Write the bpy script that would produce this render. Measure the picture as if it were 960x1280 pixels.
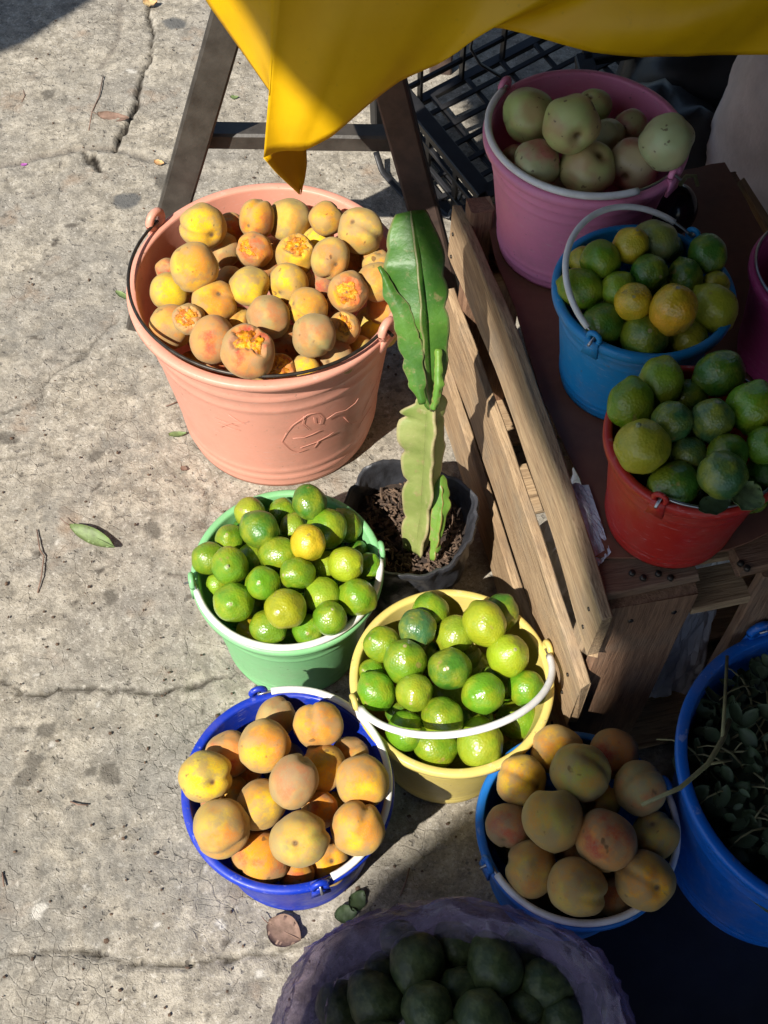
import bpy, math, random
import numpy as np
from mathutils import Vector, Matrix, noise as mnoise
for o in list(bpy.data.objects): bpy.data.objects.remove(o)
SC=bpy.context.scene; COL=SC.collection
R=math.radians
# ---------------------------------------------------------------- camera
TH,ROLL,FPX=0.99197,0.01604,1465.2
CAM=np.array([0,0,1.5])
_d=np.array([0,math.cos(TH),-math.sin(TH)]); _u=np.array([0,math.sin(TH),math.cos(TH)]); _r=np.array([1.,0,0])
VR=_r*math.cos(ROLL)+_u*math.sin(ROLL); VU=_u*math.cos(ROLL)-_r*math.sin(ROLL); VD=_d
cd=bpy.data.cameras.new('camera'); co=bpy.data.objects.new('camera',cd); COL.objects.link(co)
co.matrix_world=Matrix(((VR[0],VU[0],-VD[0],0),(VR[1],VU[1],-VD[1],0),(VR[2],VU[2],-VD[2],1.5),(0,0,0,1)))
cd.sensor_fit='VERTICAL'; cd.sensor_height=24; cd.lens=24*FPX/1280; cd.clip_start=.01; cd.clip_end=3000
SC.camera=co
SC.cycles.max_bounces=6; SC.cycles.transparent_max_bounces=6; SC.cycles.diffuse_bounces=4
SC.render.resolution_x=768; SC.render.resolution_y=1024
# ---------------------------------------------------------------- sun, sky, exposure
AZ,EL=R(52),R(48)
SD=Vector((math.cos(AZ)*math.cos(EL),math.sin(AZ)*math.cos(EL),-math.sin(EL)))
SH=np.array([math.cos(AZ)/math.tan(EL),math.sin(AZ)/math.tan(EL)])     # ground shift per metre of height
sl=bpy.data.lights.new('sun','SUN'); sl.energy=5.0; sl.angle=R(.53); sl.color=(1,.95,.87)
so=bpy.data.objects.new('sun',sl); COL.objects.link(so); so.rotation_euler=SD.to_track_quat('-Z','Y').to_euler()
W=bpy.data.worlds.new('World'); SC.world=W; W.use_nodes=True
nt=W.node_tree; sky=nt.nodes.new('ShaderNodeTexSky'); sky.sky_type='NISHITA'; sky.sun_disc=False
sky.sun_elevation=EL; sky.sun_rotation=math.atan2(-SD.x,-SD.y)
bg=nt.nodes['Background']; nt.links.new(sky.outputs[0],bg.inputs[0]); bg.inputs[1].default_value=.09
SC.view_settings.view_transform='Standard'; SC.view_settings.look='None'; SC.view_settings.exposure=.6; SC.view_settings.gamma=1

def un(x,y,z):
    """point at height z on the sight line of pixel (x,y) of the survey photograph"""
    k=VD+VR*(x-480)/FPX-VU*(y-640)/FPX; return CAM+k*(z-1.5)/k[2]
def unY(x,y,Y):
    k=VD+VR*(x-480)/FPX-VU*(y-640)/FPX; return CAM+k*Y/k[1]
# ---------------------------------------------------------------- materials
def pxl(P):
    q=np.array(P)-CAM; z=q@VD; return 480+FPX*(q@VR)/z,640-FPX*(q@VU)/z
def mat(name,rough=.6,spec=.5):
    m=bpy.data.materials.new(name); m.use_nodes=True; n=m.node_tree; b=n.nodes['Principled BSDF']
    b.inputs['Roughness'].default_value=rough; b.inputs['Specular IOR Level'].default_value=spec
    return m,n,b
def N(n,t,**k):
    x=n.nodes.new(t)
    for a,v in k.items():
        if a.startswith('i_'):
            a=a[2:]; x.inputs[int(a) if a.isdigit() else a.replace('_',' ')].default_value=v
        else: setattr(x,a,v)
    return x
def L(n,a,b): n.links.new(a,b)
def noise(n,co,scale,detail=4,rough=.55,dist=0):
    x=N(n,'ShaderNodeTexNoise'); x.inputs['Scale'].default_value=scale; x.inputs['Detail'].default_value=detail
    x.inputs['Roughness'].default_value=rough; x.inputs['Distortion'].default_value=dist; L(n,co,x.inputs['Vector']); return x.outputs[0]
def ramp(n,src,a,b,ca=(0,0,0,1),cb=(1,1,1,1)):
    x=N(n,'ShaderNodeValToRGB'); e=x.color_ramp.elements; e[0].position=a; e[1].position=b; e[0].color=ca; e[1].color=cb
    L(n,src,x.inputs[0]); return x.outputs[0]
def mix(n,f,a,b,mode='MIX'):
    x=N(n,'ShaderNodeMix',data_type='RGBA',blend_type=mode)
    for s,i in ((f,0),(a,6),(b,7)):
        if isinstance(s,(int,float)): x.inputs[i].default_value=s
        elif isinstance(s,tuple): x.inputs[i].default_value=s if len(s)==4 else s+(1,)
        else: L(n,s,x.inputs[i])
    return x.outputs[2]
def mul(n,a,b,op='MULTIPLY'):
    x=N(n,'ShaderNodeMath',operation=op)
    for s,i in ((a,0),(b,1)):
        if isinstance(s,(int,float)): x.inputs[i].default_value=s
        else: L(n,s,x.inputs[i])
    return x.outputs[0]
def bump(n,h,dist,strength=1,prev=None):
    x=N(n,'ShaderNodeBump'); x.inputs['Distance'].default_value=dist; x.inputs['Strength'].default_value=strength
    L(n,h,x.inputs['Height'])
    if prev is not None: L(n,prev,x.inputs['Normal'])
    return x.outputs[0]
def ocoord(n,rnd=True,unit=1):
    tc=N(n,'ShaderNodeTexCoord').outputs['Object']
    if unit!=1: q=N(n,'ShaderNodeVectorMath',operation='SCALE'); q.inputs['Scale'].default_value=unit; L(n,tc,q.inputs[0]); tc=q.outputs[0]
    if not rnd: return tc
    oi=N(n,'ShaderNodeObjectInfo'); v=N(n,'ShaderNodeVectorMath',operation='ADD'); L(n,tc,v.inputs[0])
    s=N(n,'ShaderNodeVectorMath',operation='SCALE'); s.inputs['Scale'].default_value=7.0; L(n,oi.outputs['Random'],s.inputs[0]); 
    L(n,s.outputs[0],v.inputs[1]); return v.outputs[0]
def voro(n,co,scale,feature='F1'):
    x=N(n,'ShaderNodeTexVoronoi',feature=feature); x.inputs['Scale'].default_value=scale; L(n,co,x.inputs['Vector']); return x

def polespot(n,rad,soft,pos=True):
    tc=N(n,'ShaderNodeTexCoord').outputs['Object']; q=N(n,'ShaderNodeSeparateXYZ'); L(n,tc,q.inputs[0])
    d=mul(n,mul(n,mul(n,q.outputs[0],q.outputs[0]),mul(n,q.outputs[1],q.outputs[1]),'ADD'),.5,'POWER')
    m=ramp(n,d,rad,rad+soft,(1,1,1,1),(0,0,0,1)); return mul(n,m,mul(n,q.outputs[2],0,'GREATER_THAN'))
def m_peach():
    m,n,b=mat('peach_skin',.8,.25); co=ocoord(n,unit=0.028); oi=N(n,'ShaderNodeObjectInfo'); base=oi.outputs['Color']
    mid=noise(n,co,55,4,.65); fine=noise(n,co,650,3,.7)
    c=mix(n,ramp(n,mid,.42,.60),base,mix(n,.42,base,(.72,.24,.01)))
    bl=mul(n,ramp(n,noise(n,co,36,3,.55),.44,.58),oi.outputs['Alpha']); c=mix(n,bl,c,(.45,.06,.03))
    fz=ramp(n,noise(n,co,42,4,.62),.48,.60); c=mix(n,mul(n,fz,.62),c,(.29,.22,.115)); c=mix(n,polespot(n,.05,.10),c,(.12,.06,.025))
    c=mix(n,mul(n,ramp(n,fine,.47,.62),.32),c,(.34,.26,.13))
    c=mix(n,mul(n,ramp(n,noise(n,co,75,2,.5),.68,.73),.8),c,(.12,.055,.02))
    lw=N(n,'ShaderNodeLayerWeight'); lw.inputs[0].default_value=.50; c=mix(n,mul(n,lw.outputs['Facing'],.95),c,(.36,.265,.11))
    b.inputs['Sheen Weight'].default_value=.12; b.inputs['Sheen Roughness'].default_value=.5; b.inputs['Sheen Tint'].default_value=(.9,.75,.5,1)
    L(n,c,b.inputs['Base Color']); L(n,bump(n,fine,.0004,.6,bump(n,mid,.0007,.6)),b.inputs['Normal'])
    return m
def m_lime():
    m,n,b=mat('lime_rind',.34,.5); co=ocoord(n,unit=0.023); oi=N(n,'ShaderNodeObjectInfo'); base=oi.outputs['Color']
    c=mix(n,ramp(n,noise(n,co,34,3,.6),.42,.62),base,mix(n,.6,base,(.34,.33,.015)))
    dk=N(n,'ShaderNodeVectorMath',operation='MULTIPLY'); L(n,base,dk.inputs[0]); dk.inputs[1].default_value=(.55,.72,.7)
    c=mix(n,mul(n,ramp(n,noise(n,co,60,4,.7),.45,.7),.6),c,dk.outputs[0])
    c=mix(n,mul(n,ramp(n,noise(n,co,75,3,.5),.67,.73),.7),c,(.30,.22,.06))
    c=mix(n,polespot(n,.075,.03),c,(.34,.30,.13)); v=voro(n,co,380); L(n,c,b.inputs['Base Color'])
    L(n,ramp(n,noise(n,co,40,3),.35,.7,(.25,.25,.25,1),(.45,.45,.45,1)),b.inputs['Roughness'])
    L(n,bump(n,v.outputs['Distance'],.0006,.75,bump(n,noise(n,co,60,3),.0005,.5)),b.inputs['Normal']); b.inputs['Coat Weight'].default_value=.25; b.inputs['Coat Roughness'].default_value=.3; return m
def m_apple():
    m,n,b=mat('apple_skin',.42,.5); co=ocoord(n,unit=0.034); oi=N(n,'ShaderNodeObjectInfo'); base=oi.outputs['Color']
    bl=mul(n,ramp(n,noise(n,co,26,3,.5),.42,.60),oi.outputs['Alpha']); c=mix(n,bl,base,(.42,.10,.09))
    c=mix(n,mul(n,ramp(n,noise(n,co,70,4,.7),.4,.75),.35),c,(.42,.36,.16))
    c=mix(n,mul(n,ramp(n,noise(n,co,95,2,.4),.675,.71),.8),c,(.12,.07,.03)); c=mix(n,polespot(n,.07,.12),c,(.14,.09,.03))
    L(n,c,b.inputs['Base Color']); L(n,bump(n,noise(n,co,40,3),.0006,.4),b.inputs['Normal']); return m
def m_avocado():
    m,n,b=mat('avocado_skin',.5,.5); co=ocoord(n,unit=0.03)
    c=mix(n,ramp(n,noise(n,co,90,3),.4,.65),(.045,.07,.02,1),(.10,.13,.04,1)); L(n,c,b.inputs['Base Color'])
    v=voro(n,co,200); L(n,bump(n,v.outputs['Distance'],.0006,.8),b.inputs['Normal']); return m
def m_flesh():
    m,n,b=mat('peach_flesh',.4,.5); co=ocoord(n,unit=0.028)
    c=mix(n,ramp(n,noise(n,co,85,3,.6),.36,.62),(.42,.11,.004,1),(.88,.40,.008,1))
    at=N(n,'ShaderNodeAttribute',attribute_name='core'); c=mix(n,at.outputs['Fac'],(.16,.05,.02,1),c); c=mix(n,ramp(n,noise(n,co,90,3),.56,.70),c,(.30,.08,.008)); L(n,c,b.inputs['Base Color'])
    L(n,bump(n,noise(n,co,300,4,.7),.002,1),b.inputs['Normal']); return m
def m_plastic(name,col,rough=.38,trans=.12,dirt=.35,dirtc=(.28,.2,.14)):
    m,n,b=mat(name,rough,.5); co=ocoord(n,False)
    d=ramp(n,noise(n,co,16,6,.75),.48,.66); mu=mul(n,d,dirt*1.2)
    c=mix(n,mu,tuple(col),tuple(.6*a+.4*q for a,q in zip(col,dirtc)))
    sc=N(n,'ShaderNodeMapping'); sc.inputs['Scale'].default_value=(60,60,420); L(n,co,sc.inputs[0])
    s=ramp(n,noise(n,sc.outputs[0],1,3,.7),.60,.70); c=mix(n,mul(n,s,.22),c,(.75,.73,.7)); c=mix(n,mul(n,ramp(n,noise(n,co,120,3,.7),.66,.72),.5),c,(.16,.12,.09))
    L(n,c,b.inputs['Base Color'])
    L(n,ramp(n,noise(n,co,30,5,.7),.3,.7,(rough-.08,)*3+(1,),(rough+.22,)*3+(1,)),b.inputs['Roughness'])
    L(n,bump(n,noise(n,co,35,4,.6),.0012,.35),b.inputs['Normal'])
    if trans:
        t=N(n,'ShaderNodeBsdfTranslucent'); L(n,c,t.inputs[0]); x=N(n,'ShaderNodeMixShader'); x.inputs[0].default_value=trans
        out=n.nodes['Material Output']; L(n,b.outputs[0],x.inputs[1]); L(n,t.outputs[0],x.inputs[2]); L(n,x.outputs[0],out.inputs[0])
    return m
def m_wood(name,c1,c2,c3,grey=.3):
    m,n,b=mat(name,.75,.25); co=ocoord(n); mp=N(n,'ShaderNodeMapping'); mp.inputs['Scale'].default_value=(5,60,60); L(n,co,mp.inputs[0])
    g=noise(n,mp.outputs[0],1.6,6,.65,1.2); g2=noise(n,mp.outputs[0],7,3,.6,.3)
    c=mix(n,ramp(n,g,.36,.62),c1,c2); c=mix(n,mul(n,ramp(n,g2,.5,.72),.6),c,c3)
    st=noise(n,co,13,4,.6); c=mix(n,mul(n,ramp(n,st,.5,.72),grey),c,(.20,.17,.13))
    kn=voro(n,mp.outputs[0],.55); c=mix(n,mul(n,ramp(n,kn.outputs['Distance'],.03,.16,(1,1,1,1),(0,0,0,1)),.75),c,(.07,.04,.02))
    L(n,c,b.inputs['Base Color']); L(n,bump(n,g2,.0012,.8,bump(n,g,.0025,.7)),b.inputs['Normal']); return m
def m_simple(name,col,rough=.6,col2=None,sc=40,b_=.001,metal=0,spec=.5):
    m,n,b=mat(name,rough,spec); co=ocoord(n); q=noise(n,co,sc,5,.65)
    c=mix(n,ramp(n,q,.35,.68),tuple(col),tuple(col2 or [x*.6 for x in col])); L(n,c,b.inputs['Base Color'])
    b.inputs['Metallic'].default_value=metal; L(n,bump(n,q,b_,.8),b.inputs['Normal']); return m
def m_concrete():
    m,n,b=mat('concrete',.9,.2); g=N(n,'ShaderNodeTexCoord').outputs['Object']
    wa=N(n,'ShaderNodeTexNoise'); wa.inputs['Scale'].default_value=30; wa.inputs['Detail'].default_value=4; L(n,g,wa.inputs['Vector'])
    wv=N(n,'ShaderNodeVectorMath',operation='MULTIPLY_ADD'); L(n,wa.outputs['Color'],wv.inputs[0]); wv.inputs[1].default_value=(.022,)*3; L(n,g,wv.inputs[2]); gw=wv.outputs[0]
    big=noise(n,g,4.5,4,.6); mid=noise(n,g,26,5,.72); fine=noise(n,g,190,4,.75)
    c=mix(n,ramp(n,mid,.38,.62),(.235,.208,.164,1),(.455,.408,.328,1))
    c=mix(n,mul(n,ramp(n,big,.44,.62),.6),c,(.235,.222,.20))
    c=mix(n,mul(n,ramp(n,fine,.52,.72),.65),c,(.15,.135,.11))
    c=mix(n,mul(n,ramp(n,noise(n,g,150,3,.6),.56,.68),.6),c,(.56,.52,.45)); c=mix(n,mul(n,ramp(n,noise(n,g,55,4,.75),.50,.64),.62),c,(.15,.135,.11)); c=mix(n,mul(n,ramp(n,noise(n,g,330,2,.6),.60,.70),.6),c,(.09,.075,.06))
    c=mix(n,mul(n,ramp(n,noise(n,g,9,4,.6),.60,.74),.45),c,(.34,.22,.13))
    pit=ramp(n,noise(n,g,75,2,.5),.64,.69); c=mix(n,mul(n,pit,.55),c,(.09,.08,.07))
    v1=voro(n,gw,42,'DISTANCE_TO_EDGE').outputs['Distance']; v2=voro(n,gw,15,'DISTANCE_TO_EDGE').outputs['Distance']
    k1=ramp(n,v1,.0,.045,(1,1,1,1),(0,0,0,1)); k2=ramp(n,v2,.0,.010,(1,1,1,1),(0,0,0,1))
    reg=ramp(n,noise(n,g,6,4,.65),.45,.60); reg2=ramp(n,noise(n,g,9,4,.6),.50,.60)
    kk=mul(n,mul(n,k1,reg),.32); kk2=mul(n,mul(n,k2,reg2),.22)
    c=mix(n,kk,c,(.13,.11,.085)); c=mix(n,kk2,c,(.10,.085,.065))
    at=N(n,'ShaderNodeAttribute',attribute_name='stain'); c=mix(n,at.outputs['Fac'],c,at.outputs['Color']) if False else c
    s=N(n,'ShaderNodeAttribute',attribute_name='stain'); c=mix(n,s.outputs['Alpha'],c,s.outputs['Color'])
    L(n,c,b.inputs['Base Color'])
    h=bump(n,mul(n,kk,-1),.002,1,bump(n,fine,.0022,.9,bump(n,mul(n,pit,-1),.0018,.8,bump(n,mid,.004,.7))))
    h=bump(n,mul(n,kk2,-1),.003,1,h)
    L(n,h,b.inputs['Normal']); return m
def m_film():
    m,n,b=mat('purple_film',.2,1.0); co=ocoord(n,False)
    b.inputs['Base Color'].default_value=(.30,.25,.36,1); w_=N(n,'ShaderNodeMapping'); w_.inputs['Scale'].default_value=(1,1,.35); L(n,co,w_.inputs[0]); L(n,bump(n,(lambda q:(setattr(q.node,'noise_type','RIDGED_MULTIFRACTAL'),q)[1])(noise(n,w_.outputs[0],11,3,.5,.8)),.008,.8,bump(n,noise(n,co,30,3,.6,2),.005,.6)),b.inputs['Normal'])
    t=N(n,'ShaderNodeBsdfTransparent'); t.inputs[0].default_value=(.86,.80,.93,1); x=N(n,'ShaderNodeMixShader')
    lw=N(n,'ShaderNodeLayerWeight'); lw.inputs[0].default_value=.45; f=mul(n,ramp(n,noise(n,co,22,4,.7,1.5),.35,.65,(.08,)*3+(1,),(.26,)*3+(1,)),mul(n,lw.outputs['Facing'],.48),'ADD'); L(n,f,x.inputs[0])
    L(n,t.outputs[0],x.inputs[1]); L(n,b.outputs[0],x.inputs[2]); L(n,x.outputs[0],n.nodes['Material Output'].inputs[0]); return m
def m_cloth():
    m,n,b=mat('yellow_oilcloth',.42,.4); co=ocoord(n,False)
    c=mix(n,ramp(n,noise(n,co,9,5,.65),.35,.7),(.86,.52,.004,1),(.78,.44,.004,1)); c=mix(n,mul(n,ramp(n,noise(n,co,70,4,.7),.62,.74),.35),c,(.45,.25,.01))
    L(n,c,b.inputs['Base Color']); L(n,bump(n,noise(n,co,14,4,.55),.004,.5),b.inputs['Normal'])
    t=N(n,'ShaderNodeBsdfTranslucent'); L(n,c,t.inputs[0]); x=N(n,'ShaderNodeMixShader'); x.inputs[0].default_value=.25
    L(n,b.outputs[0],x.inputs[1]); L(n,t.outputs[0],x.inputs[2]); L(n,x.outputs[0],n.nodes['Material Output'].inputs[0]); return m
M={}
M['peach']=m_peach(); M['lime']=m_lime(); M['apple']=m_apple(); M['avocado']=m_avocado(); M['flesh']=m_flesh()
M['concrete']=m_concrete(); M['film']=m_film(); M['cloth']=m_cloth()
M['slat']=m_wood('crate_slat_wood',(.46,.325,.19,1),(.30,.20,.115,1),(.13,.08,.045,1),.55)
M['redwood']=m_wood('crate_end_wood',(.28,.165,.10,1),(.18,.10,.06,1),(.08,.045,.03,1),.4)
M['board']=m_simple('hardboard',(.24,.105,.06),.6,(.18,.075,.045),22,.0008)
M['leg']=m_simple('worn_dark_paint',(.065,.056,.046),.5,(.03,.025,.02),26,.0015)
M['leg2']=m_simple('brown_bar',(.10,.065,.05),.55,(.05,.035,.03),30,.0015)
M['black']=m_simple('black_plastic',(.012,.012,.013),.45,(.02,.02,.022),30,.001)
M['wire']=m_simple('dark_wire',(.07,.06,.05),.45,(.03,.025,.02),60,.0003,.7)
M['steel']=m_simple('bright_wire',(.5,.5,.5),.3,(.3,.3,.3),60,.0003,.9)
M['grip']=m_simple('white_grip_plastic',(.80,.79,.77),.4,(.68,.66,.62),50,.0004)
M['stem']=m_simple('lime_stem',(.42,.45,.22),.7,(.28,.30,.10),80,.001)
M['bag']=m_simple('black_grow_bag',(.045,.047,.055),.42,(.025,.026,.03),25,.004)
M['soil']=m_simple('dark_soil',(.05,.032,.022),.95,(.02,.013,.01),120,.006)
M['mulch']=m_simple('mulch_chip',(.15,.095,.06),.9,(.035,.022,.016),100,.001)
M['paper']=m_simple('white_plastic_sheet',(.72,.74,.78),.5,(.6,.62,.68),9,.012)
M['sack']=m_simple('woven_sack',(.68,.56,.52),.85,(.50,.41,.38),11,.01)
M['dryleaf']=m_simple('dry_brown_leaf',(.24,.15,.11),.8,(.13,.08,.055),90,.001)
M['greenleaf']=m_simple('fallen_green_leaf',(.17,.24,.08),.6,(.10,.13,.05),90,.001)
M['herb']=m_simple('herb_leaf',(.055,.085,.035),.6,(.03,.05,.022),60,.001)
M['herbstem']=m_simple('herb_stem',(.24,.23,.10),.6,(.14,.12,.06),60,.001)
M['petal']=m_simple('petal',(.45,.12,.40),.7,(.3,.08,.3),60,.001)
M['lightwood']=m_simple('pale_chip',(.6,.45,.2),.7,(.45,.2,.08),60,.001)
def m_cactus(name,a,c_,edge):
    m,n,b=mat(name,.46,.45); co=ocoord(n,False)
    c=mix(n,ramp(n,noise(n,co,16,4,.6),.38,.65),a,c_); c=mix(n,mul(n,ramp(n,noise(n,co,110,4,.7),.58,.7),.4),c,edge)
    c=mix(n,mul(n,ramp(n,noise(n,co,38,4,.7),.60,.68),.55),c,(.26,.19,.09)); s=N(n,'ShaderNodeAttribute',attribute_name='edge'); c=mix(n,mul(n,s.outputs['Fac'],mul(n,noise(n,co,120,2),1.3)),c,edge)
    L(n,c,b.inputs['Base Color']); L(n,bump(n,noise(n,co,40,4,.6),.003,.6),b.inputs['Normal']); return m
M['cactus']=m_cactus('cactus_green',(.035,.11,.012,1),(.075,.18,.02,1),(.24,.20,.10,1))
M['cactus2']=m_cactus('cactus_pale',(.25,.28,.09,1),(.15,.20,.045,1),(.40,.31,.18,1))
M['cactus3']=m_cactus('cactus_shoot',(.09,.21,.025,1),(.17,.28,.04,1),(.30,.18,.07,1))
# ---------------------------------------------------------------- helpers
def obj(name,verts,faces,m,parent=None,smooth=True,loc=None):
    me=bpy.data.meshes.new(name); me.from_pydata([tuple(map(float,v)) for v in verts],[],[tuple(map(int,f)) for f in faces])
    if smooth: me.polygons.foreach_set('use_smooth',[True]*len(me.polygons))
    if m: me.materials.append(m)
    me.update(); o=bpy.data.objects.new(name,me); COL.objects.link(o)
    if loc is not None: o.location=Vector(loc)
    if parent: o.parent=parent
    return o
def empty(name,loc,label,cat,group=None):
    o=bpy.data.objects.new(name,None); COL.objects.link(o); o.location=Vector([float(q) for q in loc]); o.empty_display_size=.05
    return tag(o,label,cat,group)
def tag(o,label,cat,group=None,kind=None):
    if label: o['label']=label
    if cat: o['category']=cat
    if group: o['group']=group
    if kind: o['kind']=kind
    return o
class MB:
    def __init__(s): s.v=[]; s.f=[]
    def add(s,v,f): k=len(s.v); s.v+=[tuple(map(float,q)) for q in v]; s.f+=[tuple(int(i)+k for i in q) for q in f]; return s
    def build(s,name,m,parent=None,smooth=True,loc=(0,0,0)):
        l=np.array(loc,float); return obj(name,[np.array(q)-l for q in s.v],s.f,m,parent,smooth,None if parent else loc)
def tube(pts,rad,n=8,cap=True,flat=1.0):
    pts=[np.array(p,float) for p in pts]; V=[];F=[]; k=len(pts)
    rads=rad if hasattr(rad,'__len__') else [rad]*k
    up=None
    for i in range(k):
        t=pts[min(i+1,k-1)]-pts[max(i-1,0)]; t/=np.linalg.norm(t)+1e-12
        if up is None:
            a=np.array([0,0,1.]) if abs(t[2])<.9 else np.array([1.,0,0])
        else: a=up
        a=a-t*(a@t); a/=np.linalg.norm(a)+1e-12; up=a; b=np.cross(t,a)
        for j in range(n):
            w=2*math.pi*j/n; V.append(pts[i]+rads[i]*(a*math.cos(w)*flat+b*math.sin(w)))
    for i in range(k-1):
        for j in range(n): F.append((i*n+j,i*n+(j+1)%n,(i+1)*n+(j+1)%n,(i+1)*n+j))
    if cap: F.append(tuple(range(n))[::-1]); F.append(tuple((k-1)*n+j for j in range(n)))
    return V,F
def lathe(prof,n=96,wob=None):
    V=[];F=[];k=len(prof)
    for i,(r,z) in enumerate(prof):
        for j in range(n):
            w=2*math.pi*j/n; rr=r*(1+(wob(w,z) if wob else 0)); V.append((rr*math.cos(w),rr*math.sin(w),z))
    for i in range(k-1):
        for j in range(n): F.append((i*n+j,i*n+(j+1)%n,(i+1)*n+(j+1)%n,(i+1)*n+j))
    return V,F
def box_rot(p0,p1,w,t,upv,seg=1,seed=0,rough=0.0,slant=0,bow=0):
    """bar from p0 to p1: w across, t along upv; returns local verts (X along), faces, matrix"""
    p0=np.array(p0,float);p1=np.array(p1,float); X=p1-p0; Ln=np.linalg.norm(X); X/=Ln
    Z=np.array(upv,float); Z=Z-X*(Z@X); Z/=np.linalg.norm(Z); Y=np.cross(Z,X)
    rnd=random.Random(seed); V=[];F=[]
    c=.12*min(w,t)
    prof=[(-w/2+c,-t/2),(w/2-c,-t/2),(w/2,-t/2+c),(w/2,t/2-c),(w/2-c,t/2),(-w/2+c,t/2),(-w/2,t/2-c),(-w/2,-t/2+c)]
    n=8
    for i in range(seg+1):
        x=Ln*i/seg
        for j,(y,z) in enumerate(prof):
            dy=rough*mnoise.noise(Vector((x*9+seed*3.1,y*20,j>3 and 1 or 0))) ; dz=rough*.6*mnoise.noise(Vector((x*12,seed*1.7,z*30+y*9)))
            xx=x+ (rough*1.2*rnd.uniform(-1,1)+slant*y if i in (0,seg) else 0)
            V.append((xx,y+dy*(1 if y>0 else .7),z+dz+bow*math.sin(math.pi*i/seg)))
    for i in range(seg):
        for j in range(n): F.append((i*n+j,(i+1)*n+j,(i+1)*n+(j+1)%n,i*n+(j+1)%n))
    F.append(tuple(range(n))); F.append(tuple(seg*n+j for j in range(n))[::-1])
    Mx=Matrix([[X[0],Y[0],Z[0],p0[0]],[X[1],Y[1],Z[1],p0[1]],[X[2],Y[2],Z[2],p0[2]],[0,0,0,1]])
    return V,F,Mx
def bar(name,p0,p1,w,t,upv,m,root=None,seg=1,seed=0,rough=0.0,slant=0,bow=0):
    V,F,Mx=box_rot(p0,p1,w,t,upv,seg,seed,rough,slant,bow); o=obj(name,V,F,m,root,False)
    o.matrix_basis=(Matrix.Translation(-root.location) if root else Matrix())@Mx; return o
def nz(x,y,z=0): return mnoise.noise(Vector((x,y,z)))
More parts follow.
